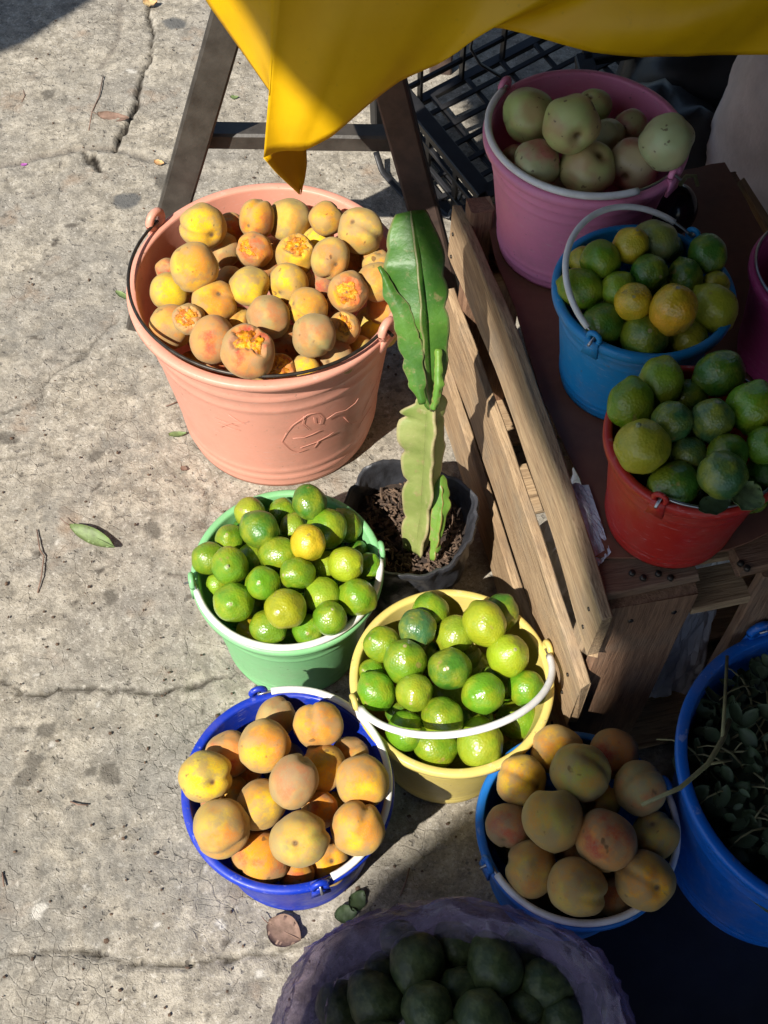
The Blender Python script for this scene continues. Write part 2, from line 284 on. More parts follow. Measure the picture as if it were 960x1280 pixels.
# ---------------------------------------------------------------- ground
def px_path(pts): return [un(x,y,0)[:2] for x,y in pts]
def make_ground():
    st=.005; xs=np.arange(-1.15,1.1001,st); ys=np.arange(-.1,2.9001,st); nx,ny=len(xs),len(ys)
    X,Y=np.meshgrid(xs,ys); Z=np.zeros_like(X)
    rs=np.random.RandomState(5)
    def vn(scale,seed):       # smooth value noise
        r=np.random.RandomState(seed); gx=int((xs[-1]-xs[0])*scale)+3; gy=int((ys[-1]-ys[0])*scale)+3; g=r.rand(gy,gx)-.5
        fx=(X-xs[0])*scale; fy=(Y-ys[0])*scale; ix=fx.astype(int); iy=fy.astype(int); tx=fx-ix; ty=fy-iy; tx=tx*tx*(3-2*tx); ty=ty*ty*(3-2*ty)
        return (g[iy,ix]*(1-tx)+g[iy,ix+1]*tx)*(1-ty)+(g[iy+1,ix]*(1-tx)+g[iy+1,ix+1]*tx)*ty
    Z+=.006*vn(2.5,1)+.004*vn(9,2)+.0022*vn(30,3)+.0016*vn(70,4)+.0012*rs.rand(ny,nx)
    col=np.zeros((ny,nx,4)); jx=vn(28,8)*.012+vn(90,9)*.007; jy=vn(28,10)*.012+vn(90,11)*.007
    def seg(pts,w,depth,c,a,wv=.5):
        P=px_path(pts); acc=0
        for (x0,y0),(x1,y1) in zip(P[:-1],P[1:]):
            m=(X>min(x0,x1)-.05)&(X<max(x0,x1)+.05)&(Y>min(y0,y1)-.05)&(Y<max(y0,y1)+.05)
            xx=X[m]+jx[m]; yy=Y[m]+jy[m]; dx,dy=x1-x0,y1-y0; t=np.clip(((xx-x0)*dx+(yy-y0)*dy)/(dx*dx+dy*dy),0,1)
            d=np.hypot(xx-x0-t*dx,yy-y0-t*dy); k=np.clip(1-d/w,0,1)
            Z[m]-=depth*k; al=np.clip(k*1.6,0,1)*a; cc=col[m]; up=al>cc[:,3]; cc[up]=np.c_[np.tile(c,(up.sum(),1)),al[up]]; col[m]=cc
    dk=(.02,.016,.012)
    seg([(186,0),(190,30),(188,70),(180,95),(176,108)],.0048,.008,dk,.95)
    seg([(176,108),(165,138),(158,150)],.007,.012,dk,1); seg([(158,150),(150,170),(143,188)],.0065,.012,dk,1)
    seg([(0,209),(30,203),(60,194),(95,188),(143,187)],.013,.004,(.14,.12,.10),.55)
    seg([(143,187),(180,197),(215,200)],.009,.004,(.1,.09,.08),.5)
    seg([(101,193),(114,203)],.006,.008,dk,.9); seg([(117,198),(128,212)],.010,.01,dk,1)
    seg([(150,0),(152,35),(143,62),(125,85)],.010,.002,(.13,.11,.09),.5)
    seg([(0,848),(28,862),(60,864),(80,856),(140,862),(148,856),(195,866),(240,853),(290,845)],.0045,.006,dk,.8)
    seg([(0,1192),(60,1188),(105,1184),(140,1199),(172,1205),(240,1203),(285,1198),(340,1192),(400,1178)],.0035,.004,dk,.6)
    seg([(100,1186),(125,1192)],.006,.006,dk,.8); seg([(200,1201),(240,1204)],.005,.005,dk,.8);seg([(280,1198),(310,1197)],.005,.005,dk,.8)
    seg([(250,600),(262,620),(255,650),(262,670)],.004,.003,dk,.5); seg([(0,516),(45,500),(75,460),(110,445)],.004,.003,dk,.5)
    seg([(100,330),(60,350),(30,330)],.004,.003,dk,.4); seg([(180,685),(200,710),(235,715)],.004,.003,dk,.45)
    seg([(150,395),(110,440),(85,445)],.004,.003,dk,.4); seg([(0,575),(40,568),(90,570)],.004,.003,dk,.35)
    seg([(300,0),(310,20)],.02,.001,(.12,.11,.1),.4)
    vn_cache=vn(45,21)+vn(100,22)*.8
    def spot(x,y,r,c,a,asp=1,ang=0,dz=0):
        p=un(x,y,0); u=X+jx*.9-p[0]; v=Y+jy*.9-p[1]; ca,sa=math.cos(ang),math.sin(ang); q=np.hypot((u*ca+v*sa)/asp,(-u*sa+v*ca))
        al=np.clip((r-q)/(r*(.18 if r<.04 else .6)),0,1)*a; al=al*(1 if r<.04 else np.clip(.6+vn_cache*2.2,0,1)); m=al>col[...,3]; col[m]=np.c_[np.tile(c,(m.sum(),1)),al[m]]; Z[m]+=dz
    spot(218,28,.023,(.10,.10,.097),.92,1.35); spot(160,252,.026,(.10,.10,.097),.92,1)
    for x,y,r in ((60,911,.013),(40,952,.013),(138,970,.014),(28,911,.010),(115,970,.008),(30,975,.015),(190,662,.013),(120,571,.010),(60,118,.012),(205,225,.02),(10,548,.014),(135,745,.010)):
        spot(x,y,r,(.095,.085,.07),.8,1.3,rs.rand()*3)
    for k in range(150):
        x,y=rs.rand()*560,rs.rand()*1280; r=.002+.006*rs.rand()**3
        spot(x,y,r,(.06,.05,.04) if rs.rand()<.7 else (.55,.52,.46),.75,1+rs.rand()*1.5,rs.rand()*3)
    for k in range(16):
        x,y=rs.rand()*480,rs.rand()*1280; spot(x,y,.05+.07*rs.rand(),(.17,.165,.15),.28,1.4,rs.rand()*3)
    for x,y,r in ((60,1050,.12),(170,1020,.10),(120,1120,.11),(250,1100,.09),(40,1160,.10),(200,450,.09),(160,560,.08),(40,420,.07),(60,640,.06),(20,980,.08)):
        spot(x,y,r,(.155,.150,.135),.42,1.5,rs.rand()*3)
    V=np.stack([X,Y,Z],-1).reshape(-1,3)
    me=bpy.data.meshes.new('ground'); me.vertices.add(nx*ny); me.vertices.foreach_set('co',V.ravel())
    i=np.arange(nx*ny).reshape(ny,nx); F=np.stack([i[:-1,:-1],i[:-1,1:],i[1:,1:],i[1:,:-1]],-1).reshape(-1,4); nf=len(F)
    me.loops.add(nf*4); me.loops.foreach_set('vertex_index',F.ravel()); me.polygons.add(nf)
    me.polygons.foreach_set('loop_start',np.arange(0,nf*4,4)); me.polygons.foreach_set('loop_total',np.full(nf,4)); me.polygons.foreach_set('use_smooth',np.ones(nf,bool))
    me.update(); ca=me.color_attributes.new('stain','FLOAT_COLOR','POINT'); ca.data.foreach_set('color',col.ravel().astype(np.float32))
    me.materials.append(M['concrete']); o=bpy.data.objects.new('ground',me); COL.objects.link(o); tag(o,None,None,kind='structure')
    a,b_,c,d_=-1.15,1.1,-.1,2.9; q=300
    V=[(-q,-q,-.004),(q,-q,-.004),(q,q,-.004),(-q,q,-.004),(a,c,-.004),(b_,c,-.004),(b_,d_,-.004),(a,d_,-.004)]
    g=obj('pavement',V,[(0,1,5,4),(1,2,6,5),(2,3,7,6),(3,0,4,7)],M['concrete'],None,False); tag(g,None,None,kind='structure')
make_ground()
# ---------------------------------------------------------------- canopies that throw the shade (above and behind the viewer)
def canopy():
    edge=[(-.9,-1.6),(-.45,-.5),(-.114,.2),(-.07,.33),(0,.43),(.111,.515),(.21,.585),(.28,.64),(.37,.73),(.435,.82),(.446,1.0),(.385,1.17),(.33,1.42),(.24,1.6),(.2,1.72),(.14,1.95),(.12,2.6),(.3,3.6),(.5,5)]
    H=3.0; c=np.array([1.2,1.5])
    root=empty('awning',(float(2.2-SH[0]*H),float(1.5-SH[1]*H),0),'large dark awning held up over the right side of the stall','awning')
    mb=MB(); E=[]
    for i in range(len(edge)-1):
        for k in range(4):
            a=np.array(edge[i])*(1-k/4)+np.array(edge[i+1])*k/4; E.append(a)
    E.append(np.array(edge[-1]))
    V=[];F=[]; K=12
    for e in E:
        for k in range(K+1):
            s=k/K; x=e[0]+(5.0-e[0])*s; p=np.array([x,e[1]])-SH*H; V.append((p[0],p[1],H-.0*s))
    for i in range(len(E)-1):
        for k in range(K): F.append((i*(K+1)+k,i*(K+1)+k+1,(i+1)*(K+1)+k+1,(i+1)*(K+1)+k))
    mb.add(V,F); mb.build('canopy_sheet',m_simple('tarp_blue',(.03,.035,.06),.7,(.02,.025,.04),3,.01),root,loc=root.location)
    for x,y in ((3.2,-3.2),(3.2,2.2)):
        q=MB(); q.add(*tube([(x,y,0),(x,y,H)],.02,10)); q.build('pole',M['black'],root,loc=root.location)
    r3=empty('sky_block_curtain',(2.2,1.2,0),'unseen dark curtain added on the right to cut sky light','curtain')  # unseen curtain, added to block sky light and deepen the shade
    q=MB(); P=[(2.1+.03*math.sin(k*1.3),-2.2+k*.14) for k in range(40)]
    V=[(x,y,z) for x,y in P for z in (.02,2.95)]; q.add(V,[(2*i,2*i+1,2*i+3,2*i+2) for i in range(len(P)-1)]); q.build('sky_block_sheet',m_simple('sky_block_cloth',(.03,.02,.02),.9),r3,loc=r3.location)
    # unseen small parasol, added only to shade the top left corner
    H2=2.3; p=np.array([-1.37,2.72])-SH*H2
    r2=empty('parasol',(p[0],p[1],0),'unseen round dark parasol added to shade the top left corner','parasol')
    q=MB(); q.add(*lathe([(.02,.25),(.4,.17),(.86,0)],24)); q.build('parasol_top',M['black'],r2,loc=(0,0,-H2)); 
    q=MB(); q.add(*tube([(0,0,0),(0,0,H2+.25)],.02,10)); q.build('pole',M['black'],r2)
    q=MB(); q.add(*lathe([(.0,0),(.2,0),(.2,.05),(.0,.07)],24)); q.build('parasol_base',M['black'],r2)
canopy()
# ---------------------------------------------------------------- buckets
BUCK={}
def bucket(key,label,col,c,h,Rr,rb,z0=0,tilt=(0,0),earA=None,earB=None,side=1,lift=0,grip=None,wire='wire',ribs=((.12,),),dz=0,trans=.10,gripr=.0044,name='bucket',cat='bucket',scale_h=1.0,emb=False,dirt=.35,rest=0.0):
    """earA/earB: survey pixels of the two ears; lift: degrees the handle stands above the rim plane"""
    root=empty(name,(c[0],c[1],z0),label,cat,'plastic buckets of the fruit stall'); m=M.get(key+'_pl') or m_plastic(key+'_plastic',col,.36,trans,dirt); M[key+'_pl']=m
    t=.0028; lip=.007*Rr/.125+.002; R0=Rr-lip*.9
    def rad(z): return rb+(R0-rb)*(z/h)
    prof=[(.001,.004),(rb*.9,.004),(rb-.006,.0),(rb-.001,.001),(rb,.005)]
    nz_=60
    for i in range(1,nz_):
        z=h*i/nz_; r=rad(z)
        for zr,amp in ((.10,.0016),(.17,.0012),(.74,.0014),(.83,.0016),(.93,.0022)): r+=amp*math.exp(-((z/h-zr)/.012)**2)*Rr/.125
        prof.append((r,z))
    prof.append((R0,h-.010)); 
    inner=[(R0-t,h-.004)]+[(rad(h*i/12)-t,h*i/12) for i in range(11,0,-1)]+[(rb-t,.006),(.001,.006)]
    V,F=lathe(prof,96); V2,F2=lathe(inner,96)
    wob=lambda w,z:.004*math.sin(2*w+c[0]*40)+.002*math.sin(3*w+c[1]*30)
    mb=MB(); mb.add(*lathe(prof,96,wob)); mb.add(*lathe(inner,96,wob)); mb.build('shell',m,root)
    lp=[(R0-t,h-.004),(R0-t+.0005,h-.0015),(R0-t+.002,h),(Rr-.003,h-.0004),(Rr-.0008,h-.002),(Rr,h-.005),(Rr-.0006,h-.011),(Rr-.0025,h-.0125),(R0-.0005,h-.0125)]
    mb=MB(); mb.add(*lathe(lp,128,wob)); mb.build('rim',m,root)
    A=un(*earA,z0+h+.005) ; B=un(*earB,z0+h+.005); cc=np.array([c[0],c[1],z0+h])
    ax=(A-B)[:2]; ax/=np.linalg.norm(ax); ax=np.array([ax[0],ax[1],0]); nn=np.array([ax[1],-ax[0],0])*side
    s=Rr/.125
    for sg in (1,-1):
        e=ax*sg*(Rr-.001); tan=np.array([-ax[1],ax[0],0]); ring=[]
        for k in range(17):
            w=2*math.pi*k/16; ring.append(e+tan*math.cos(w)*.0085*s+np.array([0,0,1])*(math.sin(w)*.0085*s+h+.006*s))
        mb=MB(); mb.add(*tube(ring,.0038*s,8,False)); 
        q=[e+tan*x*s+np.array([0,0,z]) for x,z in ((-.012,h-.020),(.012,h-.020),(.0095,h+.002),(-.0095,h+.002))]; o2=ax*sg*.0035
        mb.add([p for p in q]+[p+o2 for p in q],[(0,1,2,3),(7,6,5,4),(0,4,5,1),(1,5,6,2),(2,6,7,3),(3,7,4,0)])
        mb.build('ear',m,root)
    ph=R(lift); Rh=Rr-.0045; pts=[]
    zc=h+.006*s+rest
    for k in range(49):
        w=math.pi*k/48; pts.append(ax*math.cos(w)*Rh+(nn*math.cos(ph)+np.array([0,0,1])*math.sin(ph))*math.sin(w)*Rh*.985+np.array([0,0,zc]))
    hooks=[ax*(Rr+.009)+np.array([0,0,h+.002])]; hooke=[-ax*(Rr+.009)+np.array([0,0,h+.002])]
    mb=MB(); mb.add(*tube(hooks+pts+hooke,.0017 if wire!='thick' else .0024,8)); hd=mb.build('handle',M['steel'] if wire=='steel' else M['wire'],root)
    if grip:
        a,b=grip; gp=[pts[k] for k in range(49) if a<=k/48<=b]; mb=MB(); mb.add(*tube(gp,gripr*s,10)); mb.build('grip',M['grip'],hd)
    BUCK[key]=dict(c=c,h=h,R=R0-t,rb=rb-t,z0=z0,root=root)
    return root
CH=.42
bucket('peachb','big peach pink bucket full of broken peaches beside the table leg',(.80,.37,.265),(-.168,1.17),.304,.197,.147,0,earA=(208,262),earB=(508,402),side=-1,lift=2,wire='thick',trans=.18)
bucket('green','mint green bucket heaped with limes below the big peach pink bucket',(.24,.56,.25),(-.123,.765),.195,.124,.092,0,earA=(240,728),earB=(482,688),side=-1,lift=0,grip=(.03,.97),wire='steel')
bucket('yellow','pale yellow bucket of limes between the mint bucket and the wooden crate',(.72,.57,.16),(.086,.612),.198,.125,.089,0,earA=(444,870),earB=(685,803),side=-1,lift=33,grip=(.04,.96),wire='steel')
bucket('blue','royal blue bucket of sunlit golden peaches on the concrete',(.006,.035,.42),(-.106,.474),.193,.123,.092,0,earA=(330,866),earB=(406,1102),side=1,lift=2,grip=(.04,.96),wire='steel',trans=.05)
bucket('rblue','mid blue bucket of shaded peaches in front of the wooden crate',(.012,.17,.55),(.228,.438),.179,.117,.087,0,earA=(622,1090),earB=(840,992),side=-1,lift=1,grip=(.03,.99),wire='steel',trans=.05)
bucket('pink','pink bucket of large apples at the back of the crate top',(.80,.27,.45),(.228,1.118),.176,.120,.086,CH+.007,earA=(630,112),earB=(852,228),side=-1,lift=0,grip=(.02,.86),wire='steel')
bucket('sky','light blue bucket of mixed limes and lemons on the crate top',(.012,.27,.62),(.277,.898),.149,.100,.071,CH+.007,earA=(742,430),earB=(872,294),side=1,lift=23,grip=(.03,.93),wire='steel',trans=.08)
bucket('red','glossy red bucket of large dark limes on the crate front edge',(.50,.025,.018),(.309,.701),.147,.093,.067,CH+.007,earA=(836,632),earB=(935,462),side=-1,lift=0,wire='steel',trans=.05)
bucket('magenta','magenta bucket cut by the right edge of the picture beside light blue bucket',(.42,.045,.17),(.490,.935),.14,.09,.068,CH+.007,earA=(1040,360),earB=(1040,470),side=-1,lift=0,wire='steel')
bucket('tub','deep blue tub of green herbs at the lower right',(.003,.12,.52),(.497,.475),.28,.172,.13,0,earA=(942,778),earB=(1130,1100),side=1,lift=12,wire='steel',trans=.04,name='tub',cat='tub')
# raised relief moulded on the wall of the big bucket
def relief():
    b=BUCK['peachb']; c=b['c']; mb=MB()
    def P(x,y):
        k=un(x,y,0)-CAM
        for s in np.linspace(.5,1,1500):
            q=CAM+k*s
            if q[2]<.304 and np.hypot(q[0]-c[0],q[1]-c[1])<.147+(.188-.147)*q[2]/.304+.0005: return q-np.array([c[0],c[1],0])
        return None
    strokes=[[(358,541),(365,532),(375,525),(385,518),(396,516),(402,522),(400,530),(393,530),(392,522)],[(366,548),(380,547),(390,543),(400,538)],[(375,560),(395,553),(410,545),(417,540)],[(408,524),(420,516),(432,513),(444,504),(448,498)],
      [(358,541),(352,552),(362,562),(372,566),(384,562)],[(380,520),(378,530),(386,537)],[(398,552),(392,560)],[(430,522),(438,530),(446,527)],
      [(268,522),(282,528),(298,533)],[(276,534),(292,528),(306,530)],[(285,518),(300,528),(310,527)],[(272,528),(290,536),(300,538)],[(448,535),(456,520),(464,508)],[(452,520),(470,480),(476,462)]]
    for s in strokes:
        q=[P(x,y) for x,y in s]; q=[a for a in q if a is not None]; mb=MB()
        if len(q)>1: mb.add(*tube(q,.00038,6)); mb.build('relief_line',M['peachb_pl'],b['root'])
relief()
# ---------------------------------------------------------------- fruit meshes
def ico(sub):
    import bmesh
    bm=bmesh.new(); bmesh.ops.create_icosphere(bm,subdivisions=sub,radius=1); V=np.array([v.co[:] for v in bm.verts]); F=[[v.index for v in f.verts] for f in bm.faces]; bm.free(); return V,F
IV4,IF4=ico(4); IV5,IF5=ico(5)
def fmesh(name,V,F,mats,mi=None):
    me=bpy.data.meshes.new(name); me.from_pydata(V.tolist(),[],F); me.polygons.foreach_set('use_smooth',[True]*len(F))
    for m in mats: me.materials.append(m)
    me.update(); return me
def lump(V,s,a,seed): return np.array([1+a*mnoise.noise(Vector(tuple(v*s+seed*5.3))) for v in V])[:,None]
def peach_mesh(seed):
    rs=random.Random(seed); V=IV4.copy(); th=np.arccos(np.clip(V[:,2],-1,1)); ph=np.arctan2(V[:,1],V[:,0])
    r=1-.105*np.exp(-(ph/.13)**2)*np.sin(th)**.7+.03*np.exp(-(np.abs(ph)-.38)**2/.05)*np.sin(th)-.20*np.exp(-(th/.30)**2)+.06*np.exp(-((math.pi-th)/.18)**2)
    V=V*r[:,None]*lump(V,1.3,.09,seed)*lump(V,4.0,.012,seed+9); V*=np.array([1,rs.uniform(.93,1.03),rs.uniform(.9,1.0)]); return fmesh('peach_mesh',V,IF4,[M['peach']])
def lime_mesh(seed,e=1.0):
    V=IV4.copy(); th=np.arccos(np.clip(V[:,2],-1,1)); r=1+.15*np.exp(-(th/.24)**2)-.11*np.exp(-(th/.10)**2)+.12*np.exp(-((math.pi-th)/.18)**2)
    V=V*r[:,None]*lump(V,1.5,.08,seed)*lump(V,5,.012,seed+3); V*=np.array([1,1,e]); return fmesh('lime_mesh',V,IF4,[M['lime']])
def apple_mesh(seed):
    V=IV4.copy(); th=np.arccos(np.clip(V[:,2],-1,1)); ph=np.arctan2(V[:,1],V[:,0])
    r=1-.30*np.exp(-(th/.30)**2)-.16*np.exp(-((math.pi-th)/.25)**2)+.03*np.cos(5*ph)*np.sin(th)*(V[:,2]<0)
    V=V*r[:,None]*lump(V,1.3,.10,seed); V*=np.array([1,1,.92]); return fmesh('apple_mesh',V,IF4,[M['apple']])
def avo_mesh(seed):
    V=IV4.copy(); V[:,2]*=1.22; V[:,:2]*=(1-.16*V[:,2:3]); V*=lump(V,2,.06,seed); return fmesh('avocado_mesh',V,IF4,[M['avocado']])
def torn_meshes(seed,ang=.62,slit=1.0):
    """peach with a crater of skin torn off round +Z, and the flesh that fills it"""
    V=IV5.copy(); a=np.arccos(np.clip(V[:,2],-1,1)); ph=np.arctan2(V[:,1]*slit,V[:,0]); sq=np.arccos(np.clip(V[:,2],-1,1))*np.sqrt((np.cos(ph))**2+(np.sin(ph)*slit)**2)
    edge=ang*(1+np.array([.55*mnoise.noise(Vector((math.cos(p)*1.6+seed,math.sin(p)*1.6,seed*2.)))+.22*mnoise.noise(Vector((math.cos(p)*6+seed,math.sin(p)*6,seed*2.))) for p in ph]))
    base=V*lump(V,1.6,.10,seed); ins=1/(1+np.exp((sq-edge)/.035)); lipz=.045*np.exp(-((sq-edge-.06)/.07)**2)
    sk=base*(1-.24*ins+lipz)[:,None]
    skin=fmesh('torn_peach_mesh',sk,IF5,[M['peach']])
    fl=np.array([mnoise.noise(Vector((v[0]*4+seed,v[1]*11,v[2]*4)))*.13+mnoise.noise(Vector((v[0]*8+seed,v[1]*20,v[2]*8)))*.03 for v in V])
    fv=base*(.86-.10*np.exp(-(sq/(ang*.6))**2)+fl*1.0)[:,None]; fv=np.where((ins>.25)[:,None],fv,base*.72)
    keep=ins>.03; F=[f for f in IF5 if all(keep[i] for i in f)]
    flesh=fmesh('torn_flesh_mesh',fv,F,[M['flesh']]); at=flesh.attributes.new('core','FLOAT','POINT'); at.data.foreach_set('value',np.clip((ins-.55)/.4,0,1).astype(np.float32)); return skin,flesh
PM=[peach_mesh(i) for i in range(6)]; LM=[lime_mesh(i,1+.05*i) for i in range(4)]; AM=[apple_mesh(i) for i in range(4)]; VM=[avo_mesh(i) for i in range(2)]
TM=[torn_meshes(1,.80),torn_meshes(2,.66),torn_meshes(3,.85,1.8),torn_meshes(4,.62)]
def stem_mesh():
    V,F=tube([(0,0,.95),(0,0,1.06),(.03,.02,1.17)],[.15,.10,.085],7); return fmesh('stem_mesh',np.array([tuple(v) for v in V]),[list(f) for f in F],[M['stem']])
STEM=stem_mesh()
LOOK={ # code: colour, blush alpha, words
 'g':((.13,.27,.012),0,'bright green'),'G':((.055,.16,.015),0,'dark green'),'b':((.05,.14,.045),0,'bluish dark green'),'yg':((.30,.36,.015),0,'yellowish green'),
 'lg':((.22,.34,.02),0,'light green'),'y':((.68,.40,.02),0,'orange yellow'),'Y':((.46,.42,.03),0,'pale yellow green'),'dull':((.24,.28,.10),0,'dull pale green'),
 'py':((.80,.54,.004),.12,'bright yellow'),'pg':((.78,.42,.006),.45,'golden'),'po':((.76,.28,.006),.8,'orange'),'pt':((.58,.36,.05),.45,'tan'),'pgr':((.36,.27,.11),.5,'greyish'),
 'pyg':((.50,.42,.06),.3,'pale yellow'),'pr':((.60,.24,.06),1,'red blushed'),'pol':((.42,.34,.06),.2,'olive yellow'),'pb':((.25,.10,.03),.4,'brown'),'pp':((.30,.13,.09),.9,'dull purple red'),
 'al':((.46,.52,.23),.2,'pale green'),'ap':((.42,.36,.18),.9,'pink blushed'),'ab':((.42,.38,.15),.4,'brown spotted'),'ag':((.40,.46,.15),.45,'green'),'v':((.05,.07,.02),0,'dark')}
def relax(key,items,z_off,dome,lev=.024,minz=None,rim=True):
    b=BUCK[key]; h=b['h']; zt=b['z0']+h; c=np.array(b['c']); n=len(items)
    K=np.array([VD+VR*(i[0]-480)/FPX-VU*(i[1]-640)/FPX for i in items]); rp=np.array([i[2] for i in items])*(1.055 if 'peach' in key or 'blue' in key else 1.02); lv=np.array([i[4] for i in items],float)
    # start: heap surface
    z=np.full(n,zt+z_off)
    for _ in range(5):
        P=CAM+K*((z-1.5)/K[:,2])[:,None]; rho=np.hypot(P[:,0]-c[0],P[:,1]-c[1])/b['R']; z=zt+z_off+dome*(1-np.clip(rho,0,1)**2)-lev*lv
    z0=z.copy()
    for it in range(260):
        s=(z-1.5)/K[:,2]; P=CAM+K*s[:,None]; rr=rp*s*1.0/FPX   # depth along VD is s
        g=np.zeros(n); dP=K/K[:,2:3]
        D=P[:,None]-P[None]; d=np.sqrt((D**2).sum(-1))+1e-9; ov=np.clip((rr[:,None]+rr[None])*.90-d,0,None); np.fill_diagonal(ov,0)
        U=D/d[...,None]; comp=(U*dP[:,None]).sum(-1); 
        same=np.abs(lv[:,None]-lv[None])<.5
        dirn=np.where(same,comp,np.sign(lv[None]-lv[:,None])*np.maximum(np.abs(comp),.35)); g+=(ov*dirn).sum(1)*.25
        rho=P[:,:2]-c; q=np.linalg.norm(rho,axis=1); Rw=b['rb']+(b['R']-b['rb'])*np.clip((P[:,2]-b['z0'])/h,0,1.0)
        hard=np.clip((zt+.012-P[:,2])/.03,0,1); wo=np.clip(q+rr*.97-Rw,0,None)*hard; 
        g-= wo*np.sign((rho*dP[:,:2]).sum(1))*.5
        g+=(z0-z)*.04; z=z+np.clip(g,-.004,.004)
    s=(z-1.5)/K[:,2]; P=CAM+K*s[:,None]; return P,rp*s/FPX
def tagbur(bur,kind,where):
    pl='peaches' if kind=='peach' else kind+'s'
    for sc in sorted({b[0] for b in bur}):
        g_=sorted([b for b in bur if b[0]==sc],key=lambda b:b[1])
        for i,(_,x,o) in enumerate(g_):
            q=('',) if len(g_)==1 else ('left ','right ') if len(g_)==2 else ('left ','middle ','right ') if len(g_)==3 else ('first ','second ','third ','fourth ','fifth ','sixth ','seventh ')
            tag(o,f'{q[min(i,len(q)-1)]}{kind} half buried at {sc} of the {where}',kind,f'{pl} in the {where}')
def rows(items,k):
    ys=[i[1] for i in items]; lo,hi=min(ys),max(ys)+1e-3; r=[min(k-1,int((y-lo)/(hi-lo)*k)) for y in ys]; return r
ROWN={3:['back row','middle row','front row'],4:['back row','upper row','lower row','front row'],5:['back row','second row','middle row','fourth row','front row']}
ORD=['leftmost','second from left','third from left','fourth from left','fifth from left','sixth from left','seventh from left','eighth from left','ninth from left','tenth from left','eleventh from left','twelfth from left']
def fruits(key,where,kind,meshes,items,z_off,dome,nrow=5,group=None,fill=None,seed=1,squash=(.92,1.04),lev=.024,fillcol='g'):
    P,rr=relax(key,items,z_off,dome,lev); rnd=random.Random(seed); rw=rows(items,nrow); out=[]
    for i,it in enumerate(items):
        x,y,rp,code,lv=it[:5]; opt=it[5] if len(it)>5 else {}
        inrow=sorted([j for j in range(len(items)) if rw[j]==rw[i]],key=lambda j:items[j][0]); pos=inrow.index(i)
        w=('rightmost' if pos==len(inrow)-1 and pos>1 else ORD[pos]) if len(inrow)>1 else 'alone'
        colr,bl,words=LOOK[code]; torn=opt.get('torn')
        nm='peach' if kind=='peach' else kind
        if torn is not None: me,fl=TM[torn]; nm='torn_peach'; words='torn open'
        else: me=rnd.choice(meshes)
        o=bpy.data.objects.new(nm,me); COL.objects.link(o); o.location=Vector(P[i]); r=float(rr[i])
        j=[rnd.uniform(.9,1.1) for _ in range(3)]; o.color=(min(colr[0]*j[0],.95),min(colr[1]*j[1],.9),colr[2],bl)
        if torn is not None or 'face' in opt:
            fx,fy=opt.get('face',(0,0)); v=-VD*1.0+VR*fx+VU*fy; q=Vector(v).to_track_quat('Z','Y'); o.rotation_euler=(q@Matrix.Rotation(opt.get('spin',rnd.uniform(0,6)),3,'Z').to_quaternion()).to_euler()
        else: o.rotation_euler=(rnd.uniform(0,6.28),rnd.uniform(0,6.28),rnd.uniform(0,6.28))
        a=opt.get('asp',1); sx=rnd.uniform(*squash); o.scale=(r*sx,r*rnd.uniform(*squash),r*1.0)
        tag(o,f"{words} {kind}, {w} in {ROWN[nrow][rw[i]]} of the {where}",kind,group or f"{'peaches' if kind=='peach' else kind+'s'} in the {where}")
        if torn is not None:
            f=bpy.data.objects.new('flesh',fl); COL.objects.link(f); f.parent=o
        if opt.get('stem'):
            f=bpy.data.objects.new('stem',STEM); COL.objects.link(f); f.parent=o
        out.append((P[i],r))
    if fill:
        b=BUCK[key]; fr,depth=fill; zt=b['z0']+b['h']; k=0; cover=[(*pxl(q),r*FPX/((q-CAM)@VD)) for q,r in out]; bc=pxl(np.array([*b['c'],zt])); bR=b['R']*FPX/((np.array([*b['c'],zt])-CAM)@VD)
        bur=[]
        for lay in range(2):
            zz=zt-depth-lay*fr*1.35; Rw=b['rb']+(b['R']-b['rb'])*(zz-b['z0'])/b['h']-fr*.98; st=fr*2.02
            for a in range(-9,10):
                for c_ in range(-9,10):
                    x=(a+(c_%2)*.5+lay*.25)*st; y=c_*st*.87+lay*.3*st
                    if math.hypot(x,y)>Rw: continue
                    p=np.array([b['c'][0]+x,b['c'][1]+y,zz])
                    if any(np.linalg.norm(p-q)<(fr+r)*.82 for q,r in out): continue
                    pc=pxl(p); pr_=fr*FPX/((p-CAM)@VD); vis=0
                    for a_ in range(12):
                        for q_ in (.35,.75,.95):
                            sx,sy=pc[0]+pr_*q_*math.cos(a_*.5236),pc[1]+pr_*q_*math.sin(a_*.5236)
                            if all((sx-u_)**2+(sy-w_)**2>(R_*.97)**2 for u_,w_,R_ in cover): vis+=1
                    if vis<2: continue
                    cover.append((pc[0],pc[1],pr_))
                    o=bpy.data.objects.new(kind,rnd.choice(meshes)); COL.objects.link(o); o.location=Vector(p); f=fr*rnd.uniform(.93,1.03); o.scale=(f,)*3; o.rotation_euler=tuple(rnd.uniform(0,6.28) for _ in range(3))
                    colr,bl,_=LOOK[fillcol if rnd.random()<.7 else rnd.choice(items)[3]]; o.color=(*colr,bl)
                    nb=min(out[:len(items)],key=lambda t:np.hypot(pxl(t[0])[0]-pc[0],pxl(t[0])[1]-pc[1])); sec=('back ' if pc[1]<bc[1]-bR*.28 else 'front ' if pc[1]>bc[1]+bR*.33 else 'middle ')+('left' if pc[0]<bc[0]-bR*.3 else 'right' if pc[0]>bc[0]+bR*.3 else 'centre')
                    bur.append((sec,pc[0],o)); out.append((p,f))
        tagbur(bur,kind,where)
T=lambda k,fx=0,fy=0,sp=0:{'torn':k,'face':(fx,fy),'spin':sp}
S={'stem':1,'face':(0,0)}
